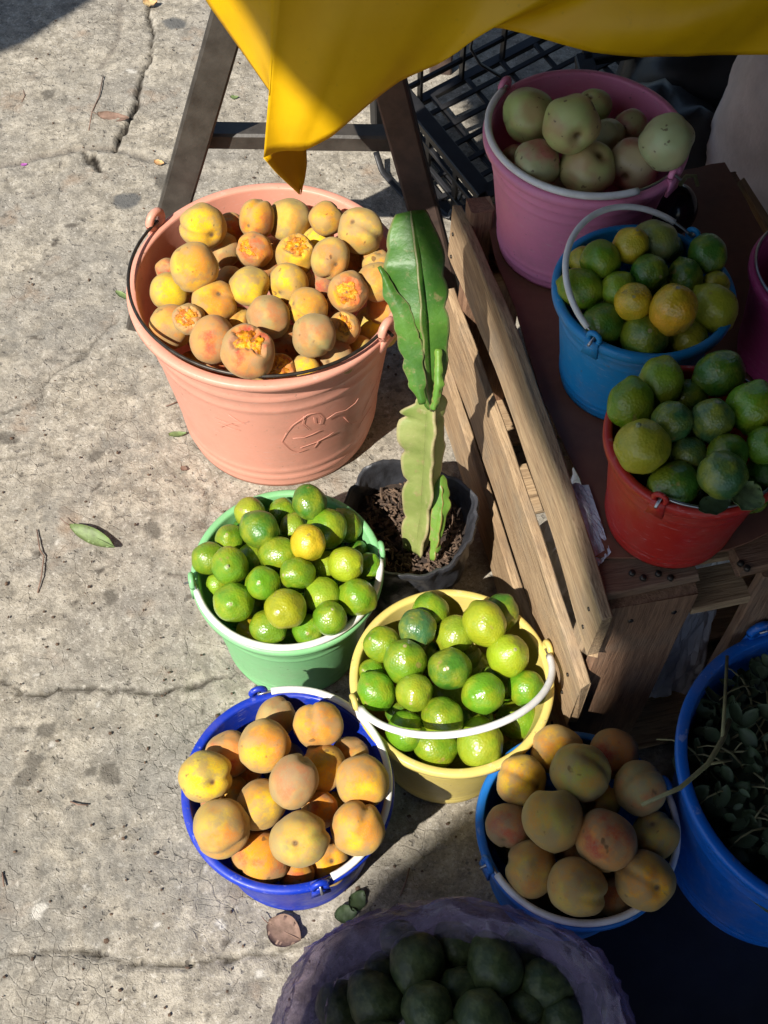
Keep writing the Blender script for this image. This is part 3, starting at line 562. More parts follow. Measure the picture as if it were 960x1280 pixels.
peachb=[(254,283,28.5,'py',0,{'face':(.8,-.9)}),(291,284,18,'po',1),(321,273,23,'po',0),(361,276,26,'pyg',.5),(408,273,22.5,'pg',0),(451,289,29,'pyg',-.5),(278,313,21,'pgr',.6),(242,334,29.5,'pg',-1),
 (318,313,22,'po',.2,T(2,-.7,.1,0)),(370,319,25,'pg',.3,T(3,.15,.45)),(396,302,18,'py',1),(413,323,25,'pt',-.5),(443,324,20,'pb',1),(470,330,19,'pt',1),(209,338,14,'pr',1.2),(288,350,17,'pgr',1),
 (312,358,24,'py',-.2),(360,354,25,'py',0),(403,357,17,'pp',1),(435,365,25.5,'po',-.2,T(3,0,-.2)),(472,352,25,'pt',.3),(212,366,25,'py',.3),(268,377,27,'pg',0,{'face':(.4,.3)}),(385,385,25,'pg',.3),
 (335,397,27,'pgr',0),(214,408,28,'pt',.6),(236,399,19,'pgr',-.3,T(0,-.1,0)),(267,425,28,'pr',0),(310,440,34.5,'pr',-1,T(1,.25,.5)),(297,402,18,'pt',.9),(393,419,27.5,'pgr',-.7),(430,411,21,'pt',.5,T(2,.1,.1,1.6)),
 (472,408,30,'py',-.3,{'face':(.6,.3)}),(417,450,25,'pgr',0),(382,462,19,'py',.5),(348,464,21,'po',.8,T(0,.1,.2)),(360,430,22,'pb',1.8),(448,440,21,'pyg',.8),(478,384,20,'pt',.9),(272,455,14,'pr',1.5),(338,330,18,'pb',1.7),(415,390,18,'pb',1.8),(250,360,15,'pb',1.8),(435,345,16,'pp',1.8)]
fruits('peachb','peach pink bucket','peach',PM,peachb,.004,.012,5,fill=(.03,.062),seed=3,fillcol='pb')
green=[(387,628,21,'G',-1),(313,641,20,'lg',.6),(324,662,24,'G',-.3),(354,642,19,'g',1),(409,660,24.5,'g',0),(432,657,19,'g',1),(367,660,17,'lg',1),(385,678,22.5,'y',-1.2),(288,675,19,'g',.5),(261,698,20,'g',.3),(288,707,23.5,'g',-.6,S),
 (314,698,19,'g',1),(348,692,21,'g',0),(432,705,22,'yg',-.5),(406,708,19,'lg',.9),(372,717,20.5,'g',-.6),(460,709,17,'g',1),(329,729,21.5,'g',-.4,{'face':(-.1,.1)}),(272,730,14,'lg',1.3),(292,753,24.5,'g',-.2,S),(403,744,22.5,'lg',.3),(447,746,23.5,'g',-.4),
 (357,761,25.5,'yg',-.9,{'face':(-.3,-.1)}),(335,784,22,'g',.4),(412,773,22,'g',-.6,{'stem':1,'face':(.2,.6)}),(386,787,20,'g',.4,{'face':(0,-.1)}),(316,757,16,'G',1.8),(447,690,14,'G',1.8),(378,760,16,'G',1.8),(305,665,14,'G',1.8)]
fruits('green','mint green bucket','lime',LM,green,.008,.022,5,fill=(.021,.05),seed=5,squash=(.96,1.03),lev=.02)
yellow=[(538,765,23.5,'g',.2),(522,785,24,'b',-.7),(606,779,26.5,'yg',-1.1),(625,767,22,'G',.5),(568,793,24,'lg',.2),(479,806,23,'g',0),(506,827,26,'g',-.6),(635,820,26.5,'yg',-.6,{'stem':1,'face':(.2,.4)}),(562,836,26.5,'G',-.6,{'face':(-.15,.15)}),(539,817,15,'G',1.5),
 (465,840,17,'g',.9),(470,864,23,'g',-.2),(518,865,23,'lg',-.5),(604,867,26,'g',-.4),(657,860,22.5,'g',.2),(553,896,24,'g',.1),(647,899,25,'g',.2),(507,914,24,'g',.5),(545,934,25,'g',.6),(600,929,29,'lg',.2),(498,893,15,'G',1.3),(620,850,17,'G',1.5),(585,820,16,'G',1.8),(640,940,14,'lg',1.4),(575,900,16,'G',1.7),(600,900,16,'G',1.7)]
fruits('yellow','pale yellow bucket','lime',LM,yellow,-.004,.018,5,fill=(.023,.05),seed=8,squash=(.97,1.03),lev=.022)
blue=[(345,898,25,'pgr',.9),(398,906,30.5,'pg',-.2),(286,943,30,'pr',.4),(331,932,32.5,'pg',-.5),(257,970,31.5,'py',-.6,{'face':(.5,-.1),'spin':-.4}),(367,977,33.5,'pgr',-1.2),(402,960,30,'pg',.3),(436,944,24,'pt',.8),(452,977,32,'pg',-.3),(276,1035,35.5,'pt',-.5),
 (326,1006,33,'pg',.2),(374,1049,36,'pyg',-1,{'face':(-.1,.1)}),(447,1036,34,'pg',-.6),(325,1072,33,'po',0),(410,1077,29,'pg',.3),(399,1012,24,'po',1),(370,1092,22,'po',1.2),(290,988,18,'pt',1.4),(266,1003,16,'pr',1.2),(309,968,16,'pr',1.4),(421,1005,16,'pt',1.6),(300,1040,16,'pb',1.8)]
fruits('blue','royal blue bucket','peach',PM,blue,.004,.02,4,fill=(.028,.07),seed=11,fillcol='pb')
rblue=[(697,938,31.5,'pg',-.2),(767,942,32,'pr',.2),(725,966,36.5,'pol',-.8),(652,976,31.5,'pg',-.2),(800,986,34,'pgr',-.3),(635,1032,27,'pp',.2),(691,1024,38,'pol',-.7),(758,1050,37,'pr',-.6),(818,1045,30,'pol',.5),(664,1085,32.5,'pt',.2),(721,1109,35.5,'pt',-.3),(806,1100,35.5,'pg',-.4,{'face':(.3,0)}),(750,1002,24,'pol',.9),(766,1117,26,'pb',1.2),(712,1062,20,'pb',1.6)]
fruits('rblue','mid blue bucket','peach',PM,rblue,.008,.02,4,fill=(.03,.075),seed=12,fillcol='pt')
pink=[(662,144,35,'ag',0),(714,155,37,'ag',-.6),(742,134,24,'ag',.8),(787,158,22,'ap',.9),(833,178,36,'al',-.6),(671,206,32,'ap',.1),(734,210,36,'ab',-.1,{'face':(.5,.4)}),(790,206,35,'ap',0),(760,170,22,'al',1),(643,196,16,'ap',1.3)]
fruits('pink','pink bucket','apple',AM,pink,-.004,.02,3,fill=(.034,.08),seed=14,fillcol='ap')
skyf=[(788,307,22,'y',-.2),(817,303,27,'dull',.6),(836,313,18,'dull',.9),(884,317,23.5,'G',-.3),(751,325,25,'g',-.3),(728,325,17,'Y',.9),(811,341,22.5,'G',0),(856,347,22,'G',.3),(893,357,18,'Y',.8),(726,361,25.5,'g',-.2),(773,362,22.5,'lg',.3),(792,378,23.5,'y',-.5,{'face':(-.2,.1)}),(841,387,29.5,'y',-.9),(891,385,28,'Y',.2),(753,405,26.5,'G',0),(804,423,30,'G',.1,{'face':(0,.1)}),(859,422,24.5,'Y',.2,{'stem':1,'face':(.3,-.7)}),(823,364,17,'g',1.2)]
fruits('sky','light blue bucket','lime',LM,skyf,-.0,.016,4,fill=(.02,.045),seed=15,squash=(.96,1.03),lev=.018)
redf=[(826,478,28.5,'lg',-.2),(899,467,29,'G',-.3),(788,505,29.5,'g',-.1),(862,495,21,'G',.8),(840,527,25.5,'b',0),(890,526,26,'b',.1,{'stem':1,'face':(0,.9)}),(941,509,32,'g',-.4),(803,558,33.5,'Y',-.6,{'stem':1,'face':(-.4,.9)}),(861,568,23,'b',.5),(910,566,25,'G',.2),(956,557,24,'g',.3),(903,594,30,'b',-.2),(843,607,31.5,'G',0),(957,592,24,'G',.1),(985,540,28,'G',.2),(995,585,26,'g',.2),(940,622,20,'G',.6),(870,545,16,'b',1.2)]
fruits('red','glossy red bucket','lime',LM,redf,.004,.018,4,fill=(.021,.05),seed=16,squash=(.96,1.03),lev=.02,fillcol='b')
# loose leaves lying in the red bucket
def leaf_geo(Lh,Wd,curl=.2,n=8,fold=.15,thick=.0006,serr=0):
    V=[];F=[]
    for i in range(n+1):
        s=i/n; w=Wd*math.sin(math.pi*min(1,max(.0,s*.96+.03)))**.75*(1-.25*s)+.0004
        for j,q in enumerate((-1,-.5,0,.5,1)): V.append(((s-.5)*Lh, w*q*(1+serr*math.sin(i*2.3)), abs(q)*fold*Wd+curl*Lh*(s-.5)**2*1.5+.10*Wd*math.sin(i*1.9+q*2.5)*abs(q)+.12*Lh*curl*math.sin(s*5+q)))
    m=len(V)
    for i in range(n):
        for j in range(4): F.append((i*5+j,(i+1)*5+j,(i+1)*5+j+1,i*5+j+1))
    V2=[(x,y,z-thick) for x,y,z in V]; F2=[tuple(m+k for k in f[::-1]) for f in F]
    rim=[i*5 for i in range(n+1)]+[n*5+j for j in range(1,5)]+[i*5+4 for i in range(n-1,-1,-1)]+[3,2,1]
    side=[(rim[k],rim[(k+1)%len(rim)],rim[(k+1)%len(rim)]+m,rim[k]+m) for k in range(len(rim))]
    return V+V2,F+F2+side
def leaf(name,label,p,Lh,Wd,rz,m,curl=.3,rx=0,ry=0,fold=.2,cat='leaf',stem=True,group=None):
    V,F=leaf_geo(Lh,Wd,curl,10,fold); o=obj(name,V,F,m); o.location=Vector([float(q) for q in p]); o.rotation_euler=(rx,ry,rz); tag(o,label,cat,group)
    if stem:
        v,f=tube([(-Lh*.5,0,curl*Lh*.37),(-Lh*.62,.001,curl*Lh*.45),(-Lh*.75,.004,curl*Lh*.4)],[.0009,.0007,.0005],5); obj('leaf_stem',v,f,M['dryleaf'],o)
        v,f=tube([((s-.5)*Lh,0,curl*Lh*(s-.5)**2*1.5+.0006) for s in np.linspace(0,.95,8)],.0005,5); obj('midrib',v,f,m,o)
    return o
leaf('lime_leaf','round pale green leaf lying at the front of the red bucket',un(934,622,CH+.165),.034,.018,R(60),M['greenleaf'],.1,stem=False)
leaf('lime_leaf','dark pointed leaf between limes at the red bucket front rim',un(893,632,CH+.160),.034,.012,R(20),M['herb'],.1,stem=False)
# ---------------------------------------------------------------- herbs in the tub
def herbs():
    c=(.497,.475); z=.25; root=empty('herb_bunch',(c[0],c[1],.2),'leafy green herb bunch with pale stems filling the deep blue tub','herbs'); rnd=random.Random(4)
    g=leaf_geo(.024,.0065,.25,5,.25); me=fmesh('herb_leaf_mesh',np.array(g[0]),[list(f) for f in g[1]],[M['herb']])
    for i in range(290):
        a=rnd.uniform(math.pi*.35,math.pi*1.6); q=math.sqrt(rnd.random())*.150; 
        if rnd.random()<.2: a=rnd.uniform(0,6.28)
        x,y=q*math.cos(a),q*math.sin(a); zz=.045+.028*(1-(q/.155)**2)+rnd.uniform(-.022,.02)
        o=bpy.data.objects.new('leaf',me); COL.objects.link(o); o.parent=root; o.location=(x,y,zz); s=rnd.uniform(.5,1.35); o.scale=(s,s*rnd.uniform(.9,1.4),s); o.rotation_euler=(rnd.uniform(-.7,.7),rnd.uniform(-.8,.8),rnd.uniform(0,6.28))
    for i in range(90):
        a=rnd.uniform(math.pi*.4,math.pi*1.5); q=rnd.uniform(.0,.13); x,y=q*math.cos(a),q*math.sin(a); b=rnd.uniform(0,6.28); l=rnd.uniform(.03,.08)
        pts=[(x+l*s*math.cos(b+s*.5),y+l*s*math.sin(b+s*.5),.035+.03*math.sin(s*2.4)) for s in np.linspace(0,1,6)]
        v,f=tube(pts,[.0017,.0016,.0014,.0012,.001,.0008],6); obj('stem',v,f,M['herbstem'],root)
    rl=np.array([c[0],c[1],.2])
    main=[un(802,1006,.30)-rl,un(850,985,.31)-rl,un(885,955,.305)-rl,un(903,925,.30)-rl,un(912,900,.29)-rl]
    v,f=tube(main,[.0022,.0026,.0028,.003,.003],8); obj('long_stem',v,f,M['herbstem'],root)
    v,f=tube([un(903,925,.30)-rl,un(906,880,.295)-rl,un(909,820,.295)-rl],[.0022,.002,.002],8); obj('long_stem',v,f,M['herbstem'],root)
    v,f=tube([un(885,955,.305)-rl,un(915,950,.295)-rl],[.002,.0015],8); obj('stem',v,f,M['herbstem'],root)
    V,F=lathe([(.001,.035),(.06,.033),(.11,.02),(.150,.0)],28,lambda w,z:.05*math.sin(w*5)+.03*math.sin(w*9)); o=obj('leaf_mass',V,F,M['herb'],root); o['kind']='stuff'
herbs()
# ---------------------------------------------------------------- crate, board
F0=np.array([.233,.585,0]); B0=np.array([.091,1.177,0]); UL=(B0-F0)/np.linalg.norm(B0-F0); UW=np.array([UL[1],-UL[0],0])
def cp(l,w,z): return F0+UL*l+UW*w+np.array([0,0,z])
def crate():
    root=empty('wooden_crate',F0,'weathered slatted wooden fruit crate carrying four buckets under a brown board','crate')
    UP=(0,0,1)
    for i,(z0,z1,z0b,z1b,ex,lab) in enumerate(((.323,.425,.333,.435,0,'grey brown top slat of the crate side'),(.145,.268,.165,.272,.004,'sunlit middle slat of the crate side'),(.012,.118,.01,.125,0,'lowest slat of the crate side'))):
        a=cp(-.006+ex*-1,.0,(z0+z1)/2); b=cp(.615,0,(z0b+z1b)/2)
        o=bar('slat',a,b,.013,z1-z0-.008,UP,M['slat'],root,40,i+1,.0028,0,(.034,.014,0)[i]); o['label']=lab
        for l in (.02,.60):
            for dz in (.3,.7):
                n_=cp(l,-.0075,z0+(z1-z0)*dz); v,f=tube([n_+UW*.001,n_-UW*.001],.0026,8); mb=MB(); mb.add(v,f); mb.build('nail',M['wire'],o,loc=(0,0,0)).matrix_basis=o.matrix_basis.inverted()@Matrix.Translation(-root.location)
    for i,(z0,z1) in enumerate(((.325,.415),(.155,.27),(.012,.118))):
        bar('slat',cp(.01,.40,(z0+z1)/2),cp(.60,.40,(z0+z1)/2),.012,z1-z0,UP,M['slat'],root,20,i+11,.004)
    # vertical end boards, front and back
    def vb(l,w0,w1,z0,z1,sd,m=M['redwood'],t=.014):
        return bar('end_board',cp(l,(w0+w1)/2,z0),cp(l,(w0+w1)/2,z1),w1-w0,t,UL,m,root,10,sd,.003)
    vb(.016,.012,.112,.0,.405,21); vb(.016,.185,.29,.0,.405,22); vb(.016,.35,.44,0,.405,27)
    vb(.60,.012,.10,.0,.395,23); vb(.60,.3,.39,.0,.405,24)
    # top cross rails
    def rail(l,w0,w1,z,wd,t,sd,m=M['redwood']): return bar('end_rail',cp(l,w0,z),cp(l,w1,z),wd,t,UP,m,root,12,sd,.003)
    r1=rail(.047,.008,.112,.413,.055,.014,31); r2=rail(.047,.160,.40,.413,.062,.014,32)
    rail(.058,.10,.17,.403,.03,.008,36,M['slat'])
    rail(.60,.0,.40,.40,.05,.014,33); rail(.035,.115,.185,.355,.05,.012,34,M['slat']); rail(.585,.006,.06,.34,.06,.03,35)
    bar('corner_post',cp(.045,.020,0),cp(.045,.020,.40),.03,.03,UL,M['slat'],root,8,41,.003); bar('corner_post',cp(.58,.020,0),cp(.58,.020,.46),.03,.03,UL,M['redwood'],root,8,42,.003)
    bar('corner_post',cp(.045,.385,0),cp(.045,.385,.40),.03,.03,UL,M['slat'],root,8,43,.003)
    # bottom boards
    for k in range(5): bar('bottom_board',cp(.03+k*.13,.01,.02),cp(.03+k*.13,.39,.02),.09,.008,UP,M['slat'],root,6,50+k,.003)
    # nail heads with rust on the top rails
    for px,py in ((790,716),(804,722),(823,717),(838,722)):
        p=un(px,py,.421); v,f=tube([p-np.array([0,0,.002]),p+np.array([0,0,.002])],[.004,.0032],9); mb=MB(); mb.add(v,f); mb.build('nail',M['wire'],root,loc=root.location)
    for px,py in ((926,704),(934,710)):
        p=un(px,py,.421); v,f=tube([p-np.array([0,0,.002]),p+np.array([0,0,.002])],[.004,.0032],9); mb=MB(); mb.add(v,f); mb.build('nail',M['wire'],root,loc=root.location)
    for px,py in ((788,752),(830,753)):
        p=cp(.008,.04 if px<800 else .09,.37); v,f=tube([p-UL*.001,p+UL*.003],[.0032,.0032],9); mb=MB(); mb.add(v,f); mb.build('nail',M['wire'],root,loc=root.location)
crate()
def board():
    z=CH; cs=[un(742,700,z),un(755,690,z),un(738,647,z),un(724,600,z),un(696,543,z),un(678,503,z),un(658,437,z),un(644,390,z),un(617,323,z),un(606,262,z),un(905,207,z),un(962,312,z),un(1080,560,z),un(960,668,z),un(908,690,z),un(856,700,z)]
    c=sum(cs)/len(cs); c[2]=z; V=[];n=0
    P=[]
    for a,b in zip(cs,cs[1:]+cs[:1]):
        k=max(2,int(np.linalg.norm(a-b)/.02))
        for i in range(k):
            q=a+(b-a)*i/k; q=q+np.array([nz(q[0]*60,q[1]*60),nz(q[0]*60,q[1]*60,5),0])*.0025; P.append(q-c)
    n=len(P); V=[p+np.array([0,0,.006]) for p in P]+[p+np.array([0,0,.0025]) for p in P]
    F=[tuple(range(n))[::-1],tuple(range(n,2*n))]+[(i,(i+1)%n,n+(i+1)%n,n+i) for i in range(n)]
    o=obj('hardboard_sheet',V,F,M['board'],None,False,c); tag(o,'dark brown hardboard sheet laid over the crate under the buckets','board')
    import bmesh
    bm=bmesh.new(); bm.from_mesh(o.data); bmesh.ops.recalc_face_normals(bm,faces=bm.faces); bm.to_mesh(o.data); bm.free()
board()
# crumpled white plastic inside the crate
def crumple(name,label,corners,m,amp,seed,nu=26,nv=26,cat='plastic sheet'):
    a,b,c,d=[np.array(q,float) for q in corners]; cen=(a+b+c+d)/4; V=[]
    nrm=np.cross(b-a,d-a); nrm/=np.linalg.norm(nrm)
    for i in range(nv+1):
        for j in range(nu+1):
            s,t=j/nu,i/nv; p=(a*(1-s)+b*s)*(1-t)+(d*(1-s)+c*s)*t
            q=abs(nz(s*3+seed,t*3,1))*1.4+.6*abs(nz(s*8,t*8+seed,2))+.3*nz(s*20,t*20,seed); V.append(p+nrm*amp*q-cen)
    F=[(i*(nu+1)+j,i*(nu+1)+j+1,(i+1)*(nu+1)+j+1,(i+1)*(nu+1)+j) for i in range(nv) for j in range(nu)]
    o=obj(name,V,F,m,None,False,cen); tag(o,label,cat)
    md=o.modifiers.new('thickness','SOLIDIFY'); md.thickness=.0006; return o
crumple('plastic_sheet','crumpled white plastic sheet showing through the crate side slats',[cp(.05,.022,.08),cp(.27,.022,.08),cp(.24,.05,.36),cp(.07,.06,.33)],M['paper'],.03,3)
crumple('plastic_sheet','bright white plastic strip between the top slat and the board corner',[un(690,596,.425),un(736,606,.432),un(764,690,.430),un(742,712,.424)],M['paper'],.008,5,20,20)
crumple('plastic_sheet','greyish white plastic sheet behind the gap in the crate front',[cp(.05,.10,.02),cp(.06,.22,.02),cp(.10,.20,.395),cp(.09,.10,.395)],M['paper'],.02,9)
b_=MB(); V,F=lathe([(.001,.0),(.035,0),(.036,.16),(.02,.19),(.012,.2),(.012,.22),(.001,.22)],20); o=obj('bottle',V,F,m_simple('dark_blue_plastic',(.005,.03,.07),.3),None,True,cp(.155,.09,.03)); tag(o,'dark blue bottle standing inside the crate behind the side slats','bottle')
# dark glossy fruit with a stalk beside the pink bucket
def eggplant():
    p=un(842,262,CH+.045); V=IV4*np.array([.030,.030,.036]); o=obj('eggplant',V,IF4,m_simple('eggplant_skin',(.008,.006,.014),.18,(.012,.01,.02),20,.0005),None,True,p); tag(o,'dark glossy round eggplant with pale stalk behind the pink bucket','eggplant')
    v,f=tube([(.0,.005,.034),(.008,.012,.044),(.018,.010,.046),(.022,.0,.038)],[.0035,.003,.0028,.0022],8); obj('stalk',v,f,M['stem'],o)
eggplant()
# ---------------------------------------------------------------- cactus in its black grow bag
def cactus():
    cx,cy=.034,.868; root=empty('potted_cactus',(cx,cy,0),'tall flat jointed cactus growing in a black plastic grow bag','cactus')
    Lr=np.array([cx,cy,0.])
    # bag
    def wob(w,z): return .09*nz(math.cos(w)*1.6,math.sin(w)*1.6,z*14)+.10*abs(nz(math.cos(w)*2.6+z*9,math.sin(w)*2.6,z*16+3))+.04*abs(nz(math.cos(w)*7,math.sin(w)*7+z*20,z*34))+.008*nz(math.cos(w)*16,math.sin(w)*16,z*80)-.01
    prof=[(.05,0),(.072,.004),(.079,.03),(.082,.07),(.086,.11),(.090,.14),(.092,.158),(.090,.165),(.086,.163),(.082,.15),(.079,.125),(.077,.11)]
    PR=np.array(prof); t=np.linspace(0,len(PR)-1,50); prof=[(np.interp(q,range(len(PR)),PR[:,0]),np.interp(q,range(len(PR)),PR[:,1])) for q in t]
    V,F=lathe(prof,140,wob); V=[(v[0],v[1],v[2]+.018*nz(math.atan2(v[1],v[0])*1.2,2,5)*(v[2]/.16)) for v in V]; obj('grow_bag',V,F,M['bag'],root)
    V=[(0,0,.122)];F=[];n=40
    for k in range(1,9):
        for j in range(n):
            w=2*math.pi*j/n; r=.0825*k/8; V.append((r*math.cos(w),r*math.sin(w),.122+.010*nz(r*60*math.cos(w),r*60*math.sin(w))+.006*nz(r*150*math.cos(w),r*150*math.sin(w))))
    for j in range(n): F.append((0,1+j,1+(j+1)%n))
    for k in range(7):
        for j in range(n): a=1+k*n; F.append((a+j,a+n+j,a+n+(j+1)%n,a+(j+1)%n))
    obj('soil',V,F,M['soil'],root); rnd=random.Random(2); mb=MB()
    for i in range(620):
        w=rnd.uniform(0,6.28); r=.075*math.sqrt(rnd.random()); p=np.array([r*math.cos(w),r*math.sin(w),.127+rnd.uniform(-.002,.006)]); d=np.array([rnd.uniform(-1,1),rnd.uniform(-1,1),rnd.uniform(-.4,.4)]); d/=np.linalg.norm(d); l=rnd.uniform(.0015,.0085)
        mb.add(*tube([p-d*l,p+d*l],rnd.uniform(.0008,.0022),4))
    o=mb.build('mulch',M['mulch'],root,False); o['kind']='stuff'
    # winged stem: axis pixels with height, three wings of different width
    def segm(name,axis,wings,m,core=.006,scal=6,amp=.18,sd=0):
        """axis: list (px,py,z); wings: list of (angle deg, widths list px-> m)"""
        A=[un(x,y,z)-Lr for x,y,z in axis]; K=44; A=np.array(A); t=np.linspace(0,len(A)-1,K+1); P=np.array([[np.interp(q,range(len(A)),A[:,k]) for k in range(3)] for q in t])
        V=[];F=[];E=[]; nw=len(wings); ring=0
        for i in range(K+1):
            s=i/K; T=P[min(i+1,K)]-P[max(i-1,0)]; T/=np.linalg.norm(T); 
            X=VR-T*(VR@T); X/=np.linalg.norm(X); Y=np.cross(T,X)      # Y roughly away from the viewer
            row=[]
            for wi,(ang,wd) in enumerate(wings):
                a=R(ang); D=X*math.cos(a)-Y*math.sin(a); S_=np.cross(T,D)
                w=np.interp(s,np.linspace(0,1,len(wd)),wd); ph=(s*scal+wi*.37+.45*nz(s*3.5+sd*2.2,wi*1.7,sd))%1; sc=1-amp*(abs(ph-.45)*1.9)**2.2*(.6+.8*abs(nz(s*6,wi,sd+4)))*(1 if w>.004 else 0); w=w*sc+.012*amp*nz(s*9,wi*3+sd,sd)
                bend=.10*w*nz(s*7+sd,wi*2.,1)*3
                c2=core*(.45 if (i in (0,K)) else 1)
                for q,th in ((.12,1),(.5,.52),(.86,.34),(1,.14)):
                    c=P[i]+D*(w*q+c2*.3)+S_*bend*q*q; row.append((c+S_*c2*th,1 if q==1 else 0)); 
                for q,th in ((1,.14),(.86,.34),(.5,.52),(.12,1)):
                    c=P[i]+D*(w*q+c2*.3)+S_*bend*q*q; row.append((c-S_*c2*th,1 if q==1 else 0))
            ring=len(row)
            for c,e in row: V.append(c); E.append(e)
        # order: going round, wings must be sorted by angle; connect +side of one wing with next
        for i in range(K):
            for j in range(ring): F.append((i*ring+j,i*ring+(j+1)%ring,(i+1)*ring+(j+1)%ring,(i+1)*ring+j))
        F.append(tuple(range(ring))[::-1]); F.append(tuple(K*ring+j for j in range(ring)))
        o=obj(name,V,F,m,root); at=o.data.attributes.new('edge','FLOAT','POINT'); at.data.foreach_set('value',[float(e) for e in E])
        import bmesh
        bm=bmesh.new(); bm.from_mesh(o.data); bmesh.ops.recalc_face_normals(bm,faces=bm.faces); bm.to_mesh(o.data); bm.free(); return o
    px=.00082
    segm('lower_segment',[(522,690,.13),(530,640,.19),(534,580,.27),(537,530,.34),(538,495,.38)],[(186,[26*px,30*px,36*px,38*px,46*px,46*px,14*px]),(72,[16*px,20*px,24*px,24*px,20*px,12*px]),(-18,[12*px,18*px,24*px,24*px,24*px,20*px])],M['cactus2'],.0085,5,.34,1)
    segm('upper_segment',[(540,512,.375),(536,470,.43),(532,400,.50),(524,330,.55),(514,264,.58)],[(192,[7*px,20*px,32*px,42*px,50*px,46*px,24*px]),(110,[4*px,12*px,14*px,10*px,2*px]),(-6,[8*px,18*px,30*px,32*px,34*px,36*px,20*px])],M['cactus'],.005,6,.20,2)
    segm('side_segment',[(528,505,.415),(516,455,.455),(505,400,.50),(474,333,.545)],[(188,[4*px,13*px,15*px,12*px,2*px]),(10,[4*px,14*px,18*px,12*px,2*px])],M['cactus'],.004,5,.30,3)
    segm('side_segment',[(542,512,.41),(548,480,.44),(548,436,.47)],[(180,[3*px,5*px,3*px]),(0,[3*px,6*px,3*px])],M['cactus3'],.004,3,.2,4)
    segm('shoot',[(541,700,.145),(545,670,.175),(551,630,.215),(549,594,.245)],[(180,[4*px,8*px,12*px,15*px,4*px]),(60,[3*px,8*px,6*px,2*px]),(-15,[4*px,9*px,12*px,18*px,6*px])],M['cactus3'],.004,4,.32,5)
cactus()
# ---------------------------------------------------------------- trestle table with yellow cloth
def table():
    Y=1.35; root=empty('trestle_table',(0.1,Y,0),'dark trestle table whose yellow cloth hangs over the fruit buckets','table')
    def yb(x,y): return unY(x,y,Y)
    ft=np.array([-.42,Y,0.0]); a=yb(280,40); top=ft+(a-ft)*(.745/a[2])
    bar('leg',ft,top,.045,.028,(0,1,0),M['leg'],root,6,3,.001)
    b0=yb(548,330); b1=yb(488,105); k=(b1-b0)/(b1[2]-b0[2]); f2=b0-k*b0[2]; bar('leg',f2,b0+k*(.745-b0[2]),.045,.028,(0,1,0),M['leg2'],root,6,4,.001)
    c0=yb(238,186)+np.array([0,.030,0]); c1=yb(518,180)+np.array([0,.030,0]); c1[2]=c0[2]
    bar('cross_bar',c0,c1,.032,.028,(0,0,1),M['leg'],root,6,5,.001)
    Yb=2.05
    for x0,x1 in ((.10,.10),(.55,.55)): bar('leg',(x0,Yb,0),(x1,Yb,.745),.045,.028,(0,1,0),M['leg2'],root,4,6,.001)
    for x0 in (1.25,):
        for yy in (Y,Yb): bar('leg',(x0,yy,0),(x0,yy,.745),.045,.028,(0,1,0),M['leg2'],root,4,7,.001)
    bar('table_top',(-.17,1.68,.765),(1.4,1.68,.765),.98,.02,(0,0,1),M['leg2'],root,4,8,.0)
table()
